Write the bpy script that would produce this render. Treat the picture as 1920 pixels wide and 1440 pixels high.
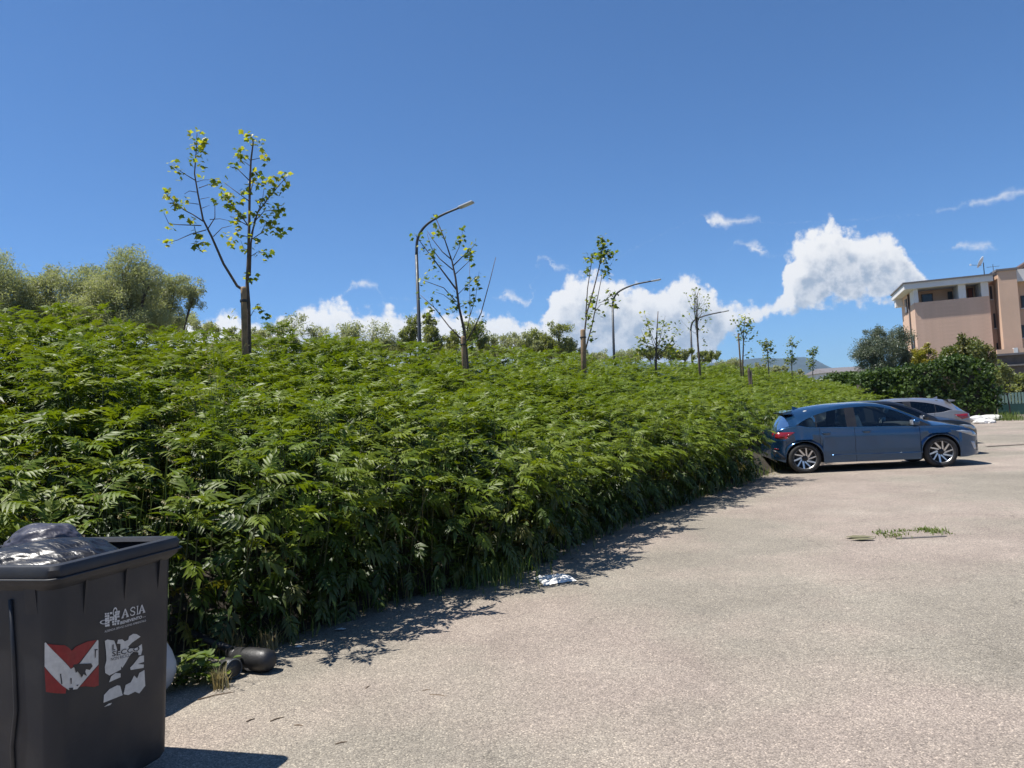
import bpy, bmesh, math, random
import numpy as np
from mathutils import Vector, Matrix, noise
R = math.radians
rnd = random.Random(7)
sc = bpy.context.scene
col = sc.collection
for o in list(bpy.data.objects): bpy.data.objects.remove(o)

# ------------------------------------------------------------------ camera
F_PX, HOR_Y, ROLL, EYE = 1443.0, 778.0, R(3.5), 1.57
_th = math.atan((HOR_Y-720)/F_PX)
FW = Vector((0, math.cos(_th), math.sin(_th))); _u0 = Vector((0, -math.sin(_th), math.cos(_th))); _r0 = Vector((1, 0, 0))
RT = _r0*math.cos(ROLL)-_u0*math.sin(ROLL); UP = _r0*math.sin(ROLL)+_u0*math.cos(ROLL)
CAM = Vector((0, 0, EYE))
cam = bpy.data.cameras.new('camera'); cam.sensor_width = 36; cam.lens = 36*F_PX/1920
cam.clip_start = .05; cam.clip_end = 30000
cam_o = bpy.data.objects.new('camera', cam); col.objects.link(cam_o)
cam_o.matrix_world = Matrix(((RT.x, UP.x, -FW.x, CAM.x), (RT.y, UP.y, -FW.y, CAM.y), (RT.z, UP.z, -FW.z, CAM.z), (0, 0, 0, 1)))
sc.camera = cam_o
def ray(px, py): return RT*((px-960)/F_PX)+UP*((720-py)/F_PX)+FW
def on_z(px, py, z=0.0):                                   # where a sight line meets a level plane
    d = ray(px, py); return CAM+d*((z-EYE)/d.z)
def at(px, py, y):                                         # where it meets the upright plane at distance y
    d = ray(px, py); return CAM+d*(y/d.y)

# ------------------------------------------------------------------ world, sun, exposure
SUN_EL, SUN_SHADOW = R(66), R(0)                          # elevation; compass direction in which shadows fall (0 = +x)
SUN_DIR = Vector((-math.cos(SUN_SHADOW)*math.cos(SUN_EL), -math.sin(SUN_SHADOW)*math.cos(SUN_EL), math.sin(SUN_EL)))
sun = bpy.data.lights.new('sun', 'SUN'); sun.energy = 5.0; sun.angle = R(.53); sun.color = (1, .955, .89)
sun_o = bpy.data.objects.new('sun', sun); col.objects.link(sun_o)
sun_o.rotation_euler = (-SUN_DIR).to_track_quat('-Z', 'Y').to_euler()
sun_o.location = (0, 0, 60)
vs = sc.view_settings; vs.view_transform = 'Standard'; vs.look = 'None'; vs.gamma = 1; vs.use_curve_mapping = False; vs.exposure = 0.65
sc.cycles.max_bounces = 8; sc.cycles.transparent_max_bounces = 16; sc.cycles.volume_bounces = 0
sc.cycles.use_denoising = True

class NT:
    "small helper for building node graphs"
    def __init__(s, tree): s.t = tree; s.n = tree.nodes; s.l = tree.links
    def new(s, typ, **kw):
        n = s.n.new(typ)
        for k, v in kw.items(): setattr(n, k, v)
        return n
    def put(s, sock, v):
        if isinstance(v, bpy.types.NodeSocket): s.l.new(v, sock)
        elif v is not None: sock.default_value = v
    def math(s, op, a, b=None, c=None, clamp=False):
        n = s.new('ShaderNodeMath', operation=op, use_clamp=clamp)
        for i, v in enumerate((a, b, c)):
            if v is not None: s.put(n.inputs[i], v)
        return n.outputs[0]
    def vec(s, op, a, b=None, out=0):
        n = s.new('ShaderNodeVectorMath', operation=op)
        s.put(n.inputs[0], a)
        if b is not None: s.put(n.inputs[1], b)
        return n.outputs[out]
    def comb(s, x, y, z=0.0):
        n = s.new('ShaderNodeCombineXYZ')
        for i, v in enumerate((x, y, z)): s.put(n.inputs[i], v)
        return n.outputs[0]
    def noise(s, v, scale, detail=4, rough=.55, out='Fac', dist=0):
        n = s.new('ShaderNodeTexNoise'); s.put(n.inputs['Vector'], v)
        n.inputs['Scale'].default_value = scale; n.inputs['Detail'].default_value = detail; n.inputs['Roughness'].default_value = rough
        n.inputs['Distortion'].default_value = dist
        return n.outputs[out]
    def mrange(s, v, a, b, c=0., d=1., smooth=True):
        n = s.new('ShaderNodeMapRange', interpolation_type='SMOOTHSTEP' if smooth else 'LINEAR')
        s.put(n.inputs[0], v)
        for i, x in enumerate((a, b, c, d)): n.inputs[i+1].default_value = x
        return n.outputs[0]
    def mix(s, f, a, b, mode='MIX'):
        n = s.new('ShaderNodeMix', data_type='RGBA', blend_type=mode)
        s.put(n.inputs[0], f); s.put(n.inputs[6], a); s.put(n.inputs[7], b)
        return n.outputs[2]
    def ramp(s, f, stops):
        n = s.new('ShaderNodeValToRGB'); e = n.color_ramp.elements
        while len(e) < len(stops): e.new(.5)
        for i, (p, c) in enumerate(stops): e[i].position = p; e[i].color = (*c, 1)
        s.put(n.inputs[0], f); return n.outputs[0]

SKY_STRENGTH = .075
world = bpy.data.worlds.new('World'); sc.world = world; world.use_nodes = True
w = NT(world.node_tree); w.n.clear()
sky = w.new('ShaderNodeTexSky', sky_type='NISHITA', sun_disc=False)
sky.sun_elevation = SUN_EL
sky.sun_rotation = math.atan2(SUN_DIR.x, SUN_DIR.y)        # clockwise from +y
sky.altitude = 2200; sky.air_density = 1.0; sky.dust_density = .1; sky.ozone_density = 5.0
tc = w.new('ShaderNodeTexCoord'); sep = w.new('ShaderNodeSeparateXYZ'); w.l.new(tc.outputs['Generated'], sep.inputs[0])
DEG = 180/math.pi
az = w.math('MULTIPLY', w.math('ARCTAN2', sep.outputs[0], sep.outputs[1]), DEG)
el = w.math('MULTIPLY', w.math('ARCSINE', sep.outputs[2]), DEG)
P = w.comb(az, el, 0)
def azel(px, py):
    d = ray(px, py).normalized(); return math.atan2(d.x, d.y)*DEG, math.asin(d.z)*DEG
PXD = DEG/F_PX
# cumulus outline: (column, top, base) in the photograph's pixels, turned into compass direction and elevation
CUM = [(-160,548,900),(-60,573,900),(60,563,900),(180,578,900),(270,548,900),(310,560,900),(350,598,900),(420,578,900),(500,600,900),(560,571,900),(600,563,900),(632,554,900),(662,574,900),(700,582,900),(736,568,900),(768,584,900),(802,574,900),(835,588,900),(862,572,900),(900,590,900),(948,584,900),(985,594,900),(1008,600,900),(1020,581,900),(1032,541,900),(1056,520,900),(1082,506,900),(1112,510,900),(1150,516,900),(1185,530,900),(1225,532,900),(1258,522,900),(1275,509,900),(1302,510,900),(1326,524,800),(1348,552,650),(1372,562,628),(1396,570,622),(1425,574,610),(1450,558,602),(1462,541,597),(1472,476,598),(1492,440,594),(1512,424,590),(1534,424,584),(1552,402,578),(1574,410,576),(1592,432,576),(1616,432,575),(1636,422,574),(1654,430,574),(1674,440,570),(1694,454,567),(1710,474,564),(1726,494,561),(1744,518,557),(1756,536,554),(1775,552,548),(1830,556,552),(2100,556,554)]
W1 = [(640,560,560),(662,526,540),(682,521,542),(705,530,540),(716,560,560),(930,560,560),(948,541,562),(962,545,566),(985,560,576),(1000,562,574),(1006,492,494),(1012,477,486),(1028,478,486),(1036,495,508),(1050,496,509),(1068,500,506),(1076,520,520),(1322,400,400),(1330,402,428),(1345,392,430),(1358,404,430),(1380,409,426),(1410,404,418),(1428,403,412),(1436,420,420),(1752,400,400),(1760,390,396),(1790,388,397),(1810,380,382),(1820,372,388),(1845,370,387),(1868,360,382),(1890,354,374),(1925,350,366),(1945,370,370)]
W2 = [(1365,470,470),(1376,450,458),(1400,451,462),(1418,450,476),(1432,462,482),(1440,480,480),(1780,470,470),(1790,452,468),(1810,450,470),(1842,452,470),(1862,455,468),(1872,470,470)]
AZ0, AZ1, EL0, EL1 = -46., 46., -12., 24.
def fcurve(v, pts):
    n = w.new('ShaderNodeFloatCurve'); c = n.mapping.curves[0]; n.mapping.use_clip = True
    pts = sorted(((a-AZ0)/(AZ1-AZ0), min(max((e-EL0)/(EL1-EL0), 0), 1)) for a, e in pts)
    while len(c.points) < len(pts): c.points.new(.5, .5)
    for p, q in zip(c.points, pts): p.location = q; p.handle_type = 'VECTOR'
    n.mapping.update(); n.inputs['Factor'].default_value = 1; w.l.new(v, n.inputs['Value'])
    return w.math('MULTIPLY_ADD', n.outputs[0], EL1-EL0, EL0)
def outline(tab): return [azel(x, t) for x, t, b in tab], [azel(x, b) for x, t, b in tab]
def split(vec):
    s_ = w.new('ShaderNodeSeparateXYZ'); w.l.new(vec, s_.inputs[0])
    return s_.outputs[0], s_.outputs[1], w.math('MULTIPLY_ADD', s_.outputs[0], 1/(AZ1-AZ0), -AZ0/(AZ1-AZ0))
def noise2(vec, scale, detail, rough, out='Fac'):
    v = w.noise(vec, scale, detail, rough, out); w.n[-1].noise_dimensions = '2D'; return v
CT, CB = outline(CUM)
def cloud_density(vec, oct_=4.):
    wob = w.vec('MULTIPLY', w.vec('SUBTRACT', noise2(vec, 1.0, 3, .6, 'Color'), (.5, .5, .5)), (.9, .8, 0))
    a_, e_, f_ = split(w.vec('ADD', vec, wob))
    up = w.math('MULTIPLY', w.math('SUBTRACT', fcurve(f_, CT), e_), 1.0)
    dn = w.math('MULTIPLY', w.math('SUBTRACT', e_, fcurve(f_, CB)), 1.1)
    d = w.math('MINIMUM', w.math('MINIMUM', up, dn), 2.2)
    # the same cumulus goes on round the rest of the horizon, outside the frame
    g = w.math('MULTIPLY', w.math('SUBTRACT', noise2(vec, .11, 3, .5), .47), 9)
    away = w.mrange(w.math('ABSOLUTE', a_), 38, 46, -6, 0)
    low = w.mrange(e_, 4, 13, 0, -4)
    g = w.math('MINIMUM', w.math('ADD', w.math('ADD', g, away), low), 1.6)
    d = w.math('MAXIMUM', w.math('ADD', d, w.mrange(w.math('ABSOLUTE', a_), 38, 46, 0, -6)), g)
    n = w.new('ShaderNodeTexVoronoi', feature='F1', voronoi_dimensions='2D'); w.l.new(vec, n.inputs['Vector'])
    n.inputs['Scale'].default_value = .75; n.inputs['Detail'].default_value = oct_; n.inputs['Roughness'].default_value = .55; n.inputs['Lacunarity'].default_value = 2.1
    return w.math('ADD', d, w.math('MULTIPLY', w.math('ADD', w.math('MULTIPLY', w.math('SUBTRACT', .55, n.outputs['Distance']), .9), w.math('MULTIPLY', w.math('SUBTRACT', noise2(vec, 1.2, 5, .52), .30), 1.15)), 1.0))
dens = cloud_density(P)
dens2 = cloud_density(w.vec('ADD', P, (-.55, .95, 0)), 3.)
alpha = w.mrange(dens, -.05, .85)
shade = w.mrange(dens2, .3, 2.4)
fine = noise2(P, .9, 5, .6)
lit = w.math('SUBTRACT', 1.0, w.math('MULTIPLY', shade, w.mrange(fine, .35, .68, 1.0, .42)), clamp=True)
ccol = w.mix(lit, (.40, .47, .58, 1), (1.05, 1.03, 1.01, 1))
wv = w.vec('ADD', P, w.vec('MULTIPLY', w.vec('SUBTRACT', noise2(P, 1.3, 4, .65, 'Color'), (.5, .5, .5)), (1.4, .7, 0)))
wa, we, wf = split(wv); wd = None
for tab in (W1, W2):
    t_, b_ = outline(tab); q = w.math('MINIMUM', w.math('SUBTRACT', fcurve(wf, t_), we), w.math('SUBTRACT', we, fcurve(wf, b_)))
    wd = q if wd is None else w.math('MAXIMUM', wd, q)
wd = w.math('ADD', w.math('MULTIPLY', wd, 3.0), w.math('MULTIPLY', w.math('SUBTRACT', noise2(P, 2.6, 5, .65), .52), 1.1))
walpha = w.math('MULTIPLY', w.mrange(wd, -.3, 2.0), .95)
ccol = w.vec('SCALE', ccol, None); w.n[-1].inputs[3].default_value = .62/SKY_STRENGTH
clear = w.vec('MULTIPLY', sky.outputs[0], (.62, .93, 1.18))
c1 = w.mix(walpha, clear, w.vec('MULTIPLY', (.98, .98, 1), (.6/SKY_STRENGTH,)*3))
c2 = w.mix(alpha, c1, ccol)
bg = w.new('ShaderNodeBackground'); w.l.new(c2, bg.inputs[0]); bg.inputs[1].default_value = SKY_STRENGTH
wo = w.new('ShaderNodeOutputWorld'); w.l.new(bg.outputs[0], wo.inputs[0])

# ------------------------------------------------------------------ materials
def newmat(name):
    m = bpy.data.materials.new(name); m.use_nodes = True
    t = NT(m.node_tree); t.n.clear()
    out = t.new('ShaderNodeOutputMaterial'); b = t.new('ShaderNodeBsdfPrincipled'); t.l.new(b.outputs[0], out.inputs[0])
    return m, t, b, out
def pos(t): return t.new('ShaderNodeNewGeometry').outputs['Position']
def objco(t): return t.new('ShaderNodeTexCoord').outputs['Object']
def plain(name, c, rough=.6, metal=0., var=.15, scale=6., bump=0., bscale=40., spec=.5, coat=0., world_co=False):
    m, t, b, out = newmat(name)
    co = pos(t) if world_co else objco(t)
    f = t.noise(co, scale, 5, .6)
    k = t.mrange(f, .25, .75, 1-var, 1+var, False)
    sc_n = t.new('ShaderNodeVectorMath', operation='SCALE'); sc_n.inputs[0].default_value = c[:3]; t.l.new(k, sc_n.inputs[3])
    t.l.new(sc_n.outputs[0], b.inputs['Base Color'])
    b.inputs['Roughness'].default_value = rough; b.inputs['Metallic'].default_value = metal
    b.inputs['Specular IOR Level'].default_value = spec; b.inputs['Coat Weight'].default_value = coat
    rr = t.mrange(t.noise(co, scale*2.3, 4), .3, .7, max(rough-.1, .02), min(rough+.1, 1), False); t.l.new(rr, b.inputs['Roughness'])
    if bump:
        bn = t.new('ShaderNodeBump'); bn.inputs['Strength'].default_value = bump; bn.inputs['Distance'].default_value = .02
        t.l.new(t.noise(co, bscale, 5, .6), bn.inputs['Height']); t.l.new(bn.outputs[0], b.inputs['Normal'])
    return m
def leafmat(name, c, c2, rough=.4, trans=.35, tcol=None, nscale=1.7, spec=.5):
    m, t, b, out = newmat(name)
    p = pos(t)
    f = t.mrange(t.noise(p, nscale, 3, .6), .36, .64, 0, 1, False)
    f2 = t.mrange(t.noise(p, 23., 2, .5), .3, .7, .75, 1.3, False)
    cc = t.mix(f, (*c, 1), (*c2, 1))
    sn = t.new('ShaderNodeVectorMath', operation='SCALE'); t.l.new(cc, sn.inputs[0]); t.l.new(f2, sn.inputs[3])
    t.l.new(sn.outputs[0], b.inputs['Base Color']); b.inputs['Roughness'].default_value = rough
    b.inputs['Specular IOR Level'].default_value = spec
    tr = t.new('ShaderNodeBsdfTranslucent')
    tn = t.new('ShaderNodeVectorMath', operation='MULTIPLY'); t.l.new(sn.outputs[0], tn.inputs[0]); tn.inputs[1].default_value = tcol or (1.7, 1.7, .55)
    t.l.new(tn.outputs[0], tr.inputs[0])
    mx = t.new('ShaderNodeMixShader'); mx.inputs[0].default_value = trans
    t.l.new(b.outputs[0], mx.inputs[1]); t.l.new(tr.outputs[0], mx.inputs[2]); t.l.new(mx.outputs[0], out.inputs[0])
    return m
def glassmat(name, tint, refl=1.0):
    m, t, b, out = newmat(name); t.n.remove(b)
    tr = t.new('ShaderNodeBsdfTransparent'); tr.inputs[0].default_value = (*tint, 1)
    gl = t.new('ShaderNodeBsdfGlossy'); gl.inputs['Roughness'].default_value = .02; gl.inputs[0].default_value = (refl, refl, refl, 1)
    fr = t.new('ShaderNodeFresnel'); fr.inputs[0].default_value = 1.55
    mx = t.new('ShaderNodeMixShader'); t.l.new(fr.outputs[0], mx.inputs[0]); t.l.new(tr.outputs[0], mx.inputs[1]); t.l.new(gl.outputs[0], mx.inputs[2])
    t.l.new(mx.outputs[0], out.inputs[0]); return m
M = {}
M['leaf'] = leafmat('elder_leaf', (.026, .050, .007), (.056, .084, .011), .46, .20, None, 1.7, .38)
M['leaf_young'] = leafmat('elder_leaf_young', (.098, .146, .012), (.135, .172, .014), .48, .30, None, 1.7, .35)
M['leaf_old'] = leafmat('elder_leaf_old', (.13, .11, .02), (.09, .10, .02), .5, .3)
M['stem'] = plain('elder_stem', (.035, .05, .018), .7)
M['lime'] = leafmat('sapling_leaf', (.23, .29, .035), (.33, .32, .04), .45, .5, (1.6, 1.5, .5), 5)
M['lime_dark'] = leafmat('sapling_leaf_dark', (.085, .13, .03), (.12, .16, .03), .45, .4, None, 5)
M['willow'] = leafmat('grey_green_leaf', (.27, .29, .17), (.33, .34, .20), .55, .45, (1.3, 1.35, .7), .6)
M['olive'] = leafmat('olive_leaf', (.10, .125, .075), (.15, .175, .115), .45, .2, (1.2, 1.3, .7), .8)
M['greenbush'] = leafmat('bush_leaf', (.17, .195, .08), (.21, .23, .10), .5, .42, None, .8)
M['ivy'] = leafmat('ivy_leaf', (.036, .068, .011), (.065, .11, .018), .6, .25, None, .8)
M['yellow'] = leafmat('yellow_leaf', (.30, .26, .02), (.22, .22, .02), .45, .35, (1.4, 1.3, .5), 1.5)
M['laurel'] = leafmat('laurel_leaf', (.10, .13, .03), (.14, .13, .04), .4, .25, None, 1.2)
M['grass'] = leafmat('grass_blade', (.07, .13, .02), (.13, .16, .04), .5, .3, None, 3)
M['drygrass'] = leafmat('dry_grass_blade', (.32, .26, .13), (.24, .22, .10), .6, .3, (1.2, 1.1, .8), 3)
M['bark'] = plain('bark', (.10, .075, .06), .85, 0, .3, 14, .6, 60)
M['bark_pale'] = plain('bark_pale', (.17, .145, .12), .85, 0, .3, 10, .5, 50)
M['stake'] = plain('stake_wood', (.24, .16, .09), .8, 0, .35, 9, .5, 50)
M['oldwood'] = plain('old_wood', (.10, .08, .065), .85, 0, .35, 9, .6, 40)
M['soil'] = plain('soil', (.04, .032, .022), .95, 0, .35, 3, .8, 14, world_co=True)
M['earth'] = plain('dry_earth', (.15, .14, .075), .95, 0, .35, .05, .5, 3, world_co=True)
M['hill'] = plain('forest_hill', (.02, .03, .018), .95, 0, .4, .006, 0, 3, world_co=True)
M['lamp_metal'] = plain('lamp_metal', (.055, .06, .065), .5, .3, .12)
M['lamp_grey'] = plain('lamp_head_grey', (.50, .51, .52), .45, .2, .08)
M['lens'] = plain('lamp_lens', (.75, .75, .72), .25, 0, .05)
M['plaster'] = plain('peach_plaster', (.63, .43, .31), .9, 0, .07, .7, .25, 30)
M['brick_clad'] = plain('pink_cladding', (.64, .435, .325), .9, 0, .10, 1.2, .3, 18)
M['white_wall'] = plain('white_concrete', (.68, .67, .66), .85, 0, .08, 1.5)
M['grey_roof'] = plain('grey_roof_edge', (.15, .14, .145), .8, 0, .15, 2)
M['brown_roof'] = plain('brown_roof', (.10, .065, .055), .8, 0, .2, 2)
M['dark_glass'] = plain('dark_window', (.02, .022, .026), .12, 0, .1)
M['shutter'] = plain('brown_shutter', (.055, .04, .04), .6)
M['red_door'] = plain('red_brown_door', (.24, .055, .03), .55)
M['stone'] = plain('dark_stone_wall', (.13, .11, .10), .95, 0, .35, 1.6, .8, 7)
M['lowwall'] = plain('grey_plaster_wall', (.22, .20, .18), .95, 0, .25, 1.8, .5, 20)
M['rubble'] = plain('white_rubble', (.62, .60, .56), .9, 0, .15, 3, .5, 20)
M['gate_green'] = plain('green_gate_paint', (.14, .22, .20), .55, .1, .15, 2)
M['gate_dark'] = plain('dark_green_gate_paint', (.012, .05, .045), .5, .1, .15, 2)
M['black_plastic'] = plain('black_plastic', (.018, .018, .019), .5, 0, .3, 9, .15, 60)
M['paper'] = plain('paper', (.72, .70, .66), .9, 0, .06, 12, .2, 30)
M['twig'] = plain('twig', (.16, .11, .07), .9)
M['tyre'] = plain('tyre_rubber', (.022, .021, .020), .8, 0, .2, 9)
M['rim'] = plain('rim_silver', (.62, .62, .62), .3, .85, .05)
M['rim_dark'] = plain('rim_dark', (.015, .015, .016), .4, .3, .1)
M['trim'] = plain('black_trim', (.014, .014, .016), .45, 0, .1)
M['under'] = plain('underbody', (.008, .008, .009), .9, 0, .1)
M['seat'] = plain('seat_cloth', (.035, .035, .04), .85, 0, .15)
M['pale'] = plain('pale_seat_cover', (.35, .36, .36), .7, 0, .1)
M['red_lamp'] = plain('red_lamp', (.20, .008, .012), .15, 0, .2, 8, coat=1)
M['clear_lamp'] = plain('clear_lamp', (.32, .34, .36), .15, .3, .35, 12, coat=1)
M['glass'] = glassmat('car_glass', (.62, .70, .68))
M['glass_dark'] = glassmat('car_glass_dark', (.10, .11, .12))
M['white_print'] = plain('white_print', (.55, .55, .54), .7, 0, .18, 60)
M['sticker_red'] = plain('sticker_red', (.21, .006, .010), .5, 0, .2, 30)
M['sticker_white'] = plain('sticker_white', (.52, .51, .48), .6, 0, .15, 40)
M['sticker_ink'] = plain('sticker_ink', (.03, .03, .035), .7, 0, .1, 40)
M['dish'] = plain('dish_white', (.75, .75, .74), .5)
M['rail_metal'] = plain('rail_metal', (.10, .11, .12), .5, .3)
M['drum'] = plain('pale_grey_plastic', (.46, .45, .44), .6, 0, .08)

def paintmat(name, c, metal=.55, rough=.34):
    m, t, b, out = newmat(name); co = objco(t)
    dirt = t.mrange(t.noise(co, 3.0, 6, .65), .5, .85, 0, .10)
    t.l.new(t.mix(dirt, (*c, 1), (.17, .15, .13, 1)), b.inputs['Base Color'])
    b.inputs['Metallic'].default_value = metal; b.inputs['Roughness'].default_value = rough
    b.inputs['Coat Weight'].default_value = 1; b.inputs['Coat Roughness'].default_value = .05
    return m
M['blue_paint'] = paintmat('blue_car_paint', (.012, .056, .132), .62, .2)
M['black_paint'] = paintmat('black_car_paint', (.006, .006, .007), .0, .3)
M['black_paint'].node_tree.nodes['Principled BSDF'].inputs['Coat Weight'].default_value = .35
M['grey_paint'] = paintmat('grey_car_paint', (.25, .25, .265))

def asphalt():
    m, t, b, out = newmat('worn_asphalt'); p = pos(t)
    big = t.noise(p, .30, 4, .55); mid = t.noise(p, .8, 6, .7); streak = t.noise(t.vec('MULTIPLY', p, (1.0, .25, 1)), .9, 4, .6)
    base = t.ramp(big, [(.28, (.255, .228, .185)), (.44, (.288, .258, .212)), (.49, (.318, .276, .228)), (.56, (.325, .272, .230)), (.64, (.36, .308, .258)), (.75, (.40, .35, .295))])
    k = t.math('MULTIPLY', t.mrange(mid, .25, .75, .80, 1.20, False), t.mrange(streak, .3, .7, .93, 1.07, False))
    v = t.new('ShaderNodeTexVoronoi', feature='F1'); t.l.new(p, v.inputs['Vector']); v.inputs['Scale'].default_value = 125
    sp = t.new('ShaderNodeSeparateColor'); t.l.new(v.outputs['Color'], sp.inputs[0])
    grain = t.ramp(sp.outputs[0], [(0, (.55, .55, .56)), (.2, (.80, .79, .78)), (.7, (1.0, 1.0, .99)), (.9, (1.2, 1.19, 1.16)), (1, (1.6, 1.58, 1.5))])
    edge = t.mrange(v.outputs['Distance'], .35, .65, 1.0, .72)
    v2 = t.new('ShaderNodeTexVoronoi', feature='F1'); t.l.new(p, v2.inputs['Vector']); v2.inputs['Scale'].default_value = 38
    sp2 = t.new('ShaderNodeSeparateColor'); t.l.new(v2.outputs['Color'], sp2.inputs[0])
    chips = t.mrange(sp2.outputs[1], .9, 1.0, 1.0, 1.15)
    fine = t.mrange(t.noise(p, 14, 5, .7), .3, .7, .93, 1.07, False)
    k = t.math('MULTIPLY', t.math('MULTIPLY', t.math('MULTIPLY', k, fine), edge), chips)
    cc = t.mix(1.0, base, grain, 'MULTIPLY')
    # fine cracks, broken up by a mask, and old oil drips
    vc = t.new('ShaderNodeTexVoronoi', feature='DISTANCE_TO_EDGE'); vc.inputs['Scale'].default_value = .55
    t.l.new(t.vec('ADD', p, t.vec('SCALE', t.noise(p, 1.4, 5, .7, 'Color'), None)), vc.inputs['Vector']); 
    for q in t.n:
        if q.type == 'VECT_MATH' and q.operation == 'SCALE' and not q.inputs[3].is_linked and q.inputs[3].default_value == 1: q.inputs[3].default_value = .55
    crack = t.math('MULTIPLY', t.mrange(vc.outputs['Distance'], .0, .008, 1, 0), t.mrange(t.noise(p, .5, 3, .5), .5, .58, 0, .26))
    drip = t.math('MULTIPLY', t.mrange(t.noise(p, 6.5, 2, .5), .72, .80, 0, .25), t.mrange(t.noise(p, .35, 2, .5), .5, .6, 0, 1))
    k = t.math('MULTIPLY', k, t.math('SUBTRACT', 1, t.math('MAXIMUM', crack, drip)))
    # darker damp-looking worn spots with their own outline
    spot = t.mrange(t.noise(p, 2.7, 3, .5), .70, .76, 1, .82)
    k = t.math('MULTIPLY', k, spot)
    sn = t.new('ShaderNodeVectorMath', operation='SCALE'); t.l.new(cc, sn.inputs[0]); t.l.new(k, sn.inputs[3])
    t.l.new(sn.outputs[0], b.inputs['Base Color']); b.inputs['Roughness'].default_value = .9; b.inputs['Specular IOR Level'].default_value = .3
    h = t.math('ADD', t.math('MULTIPLY', v.outputs['Distance'], -1.0), t.math('MULTIPLY', t.noise(p, 5, 5, .6), 1.5))
    bn = t.new('ShaderNodeBump'); bn.inputs['Strength'].default_value = .6; bn.inputs['Distance'].default_value = .0035
    t.l.new(h, bn.inputs['Height']); t.l.new(bn.outputs[0], b.inputs['Normal'])
    return m
M['asphalt'] = asphalt()

def binmat(name, c):
    m, t, b, out = newmat(name); co = objco(t)
    d = t.mrange(t.noise(co, 3.2, 6, .65), .45, .75, 0, .35)
    scr = t.mrange(t.noise(t.vec('MULTIPLY', co, (3, 3, 40)), 2.2, 3, .5), .66, .74, 0, .16)
    zz = t.new('ShaderNodeSeparateXYZ'); t.l.new(co, zz.inputs[0])
    splash = t.math('MULTIPLY', t.mrange(zz.outputs[2], .0, .35, .5, 0), t.mrange(t.noise(co, 9, 5, .7), .4, .7, 0, 1))
    k = t.math('ADD', t.math('ADD', d, scr), splash, clamp=True)
    t.l.new(t.mix(k, (*c, 1), (.052, .052, .053, 1)), b.inputs['Base Color'])
    t.l.new(t.mrange(t.noise(co, 5, 4), .3, .7, .45, .62, False), b.inputs['Roughness'])
    bn = t.new('ShaderNodeBump'); bn.inputs['Strength'].default_value = .12; bn.inputs['Distance'].default_value = .004
    t.l.new(t.noise(co, 120, 3), bn.inputs['Height']); t.l.new(bn.outputs[0], b.inputs['Normal'])
    return m
M['bin'] = binmat('bin_plastic', (.013, .0145, .019))
def bagmat(name, c, rough=.22, trans=0.):
    m, t, b, out = newmat(name); co = objco(t)
    b.inputs['Base Color'].default_value = (*c, 1); b.inputs['Roughness'].default_value = rough
    n1 = t.noise(t.vec('MULTIPLY', co, (5, 16, 7)), 1.5, 3, .5, dist=1.0)
    bn = t.new('ShaderNodeBump'); bn.inputs['Strength'].default_value = .5; bn.inputs['Distance'].default_value = .02
    t.l.new(n1, bn.inputs['Height']); t.l.new(bn.outputs[0], b.inputs['Normal'])
    return m
M['bag_black'] = bagmat('black_bag_film', (.006, .006, .008), .36)
M['bag_grey'] = bagmat('grey_bag_film', (.045, .043, .058), .4)

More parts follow.
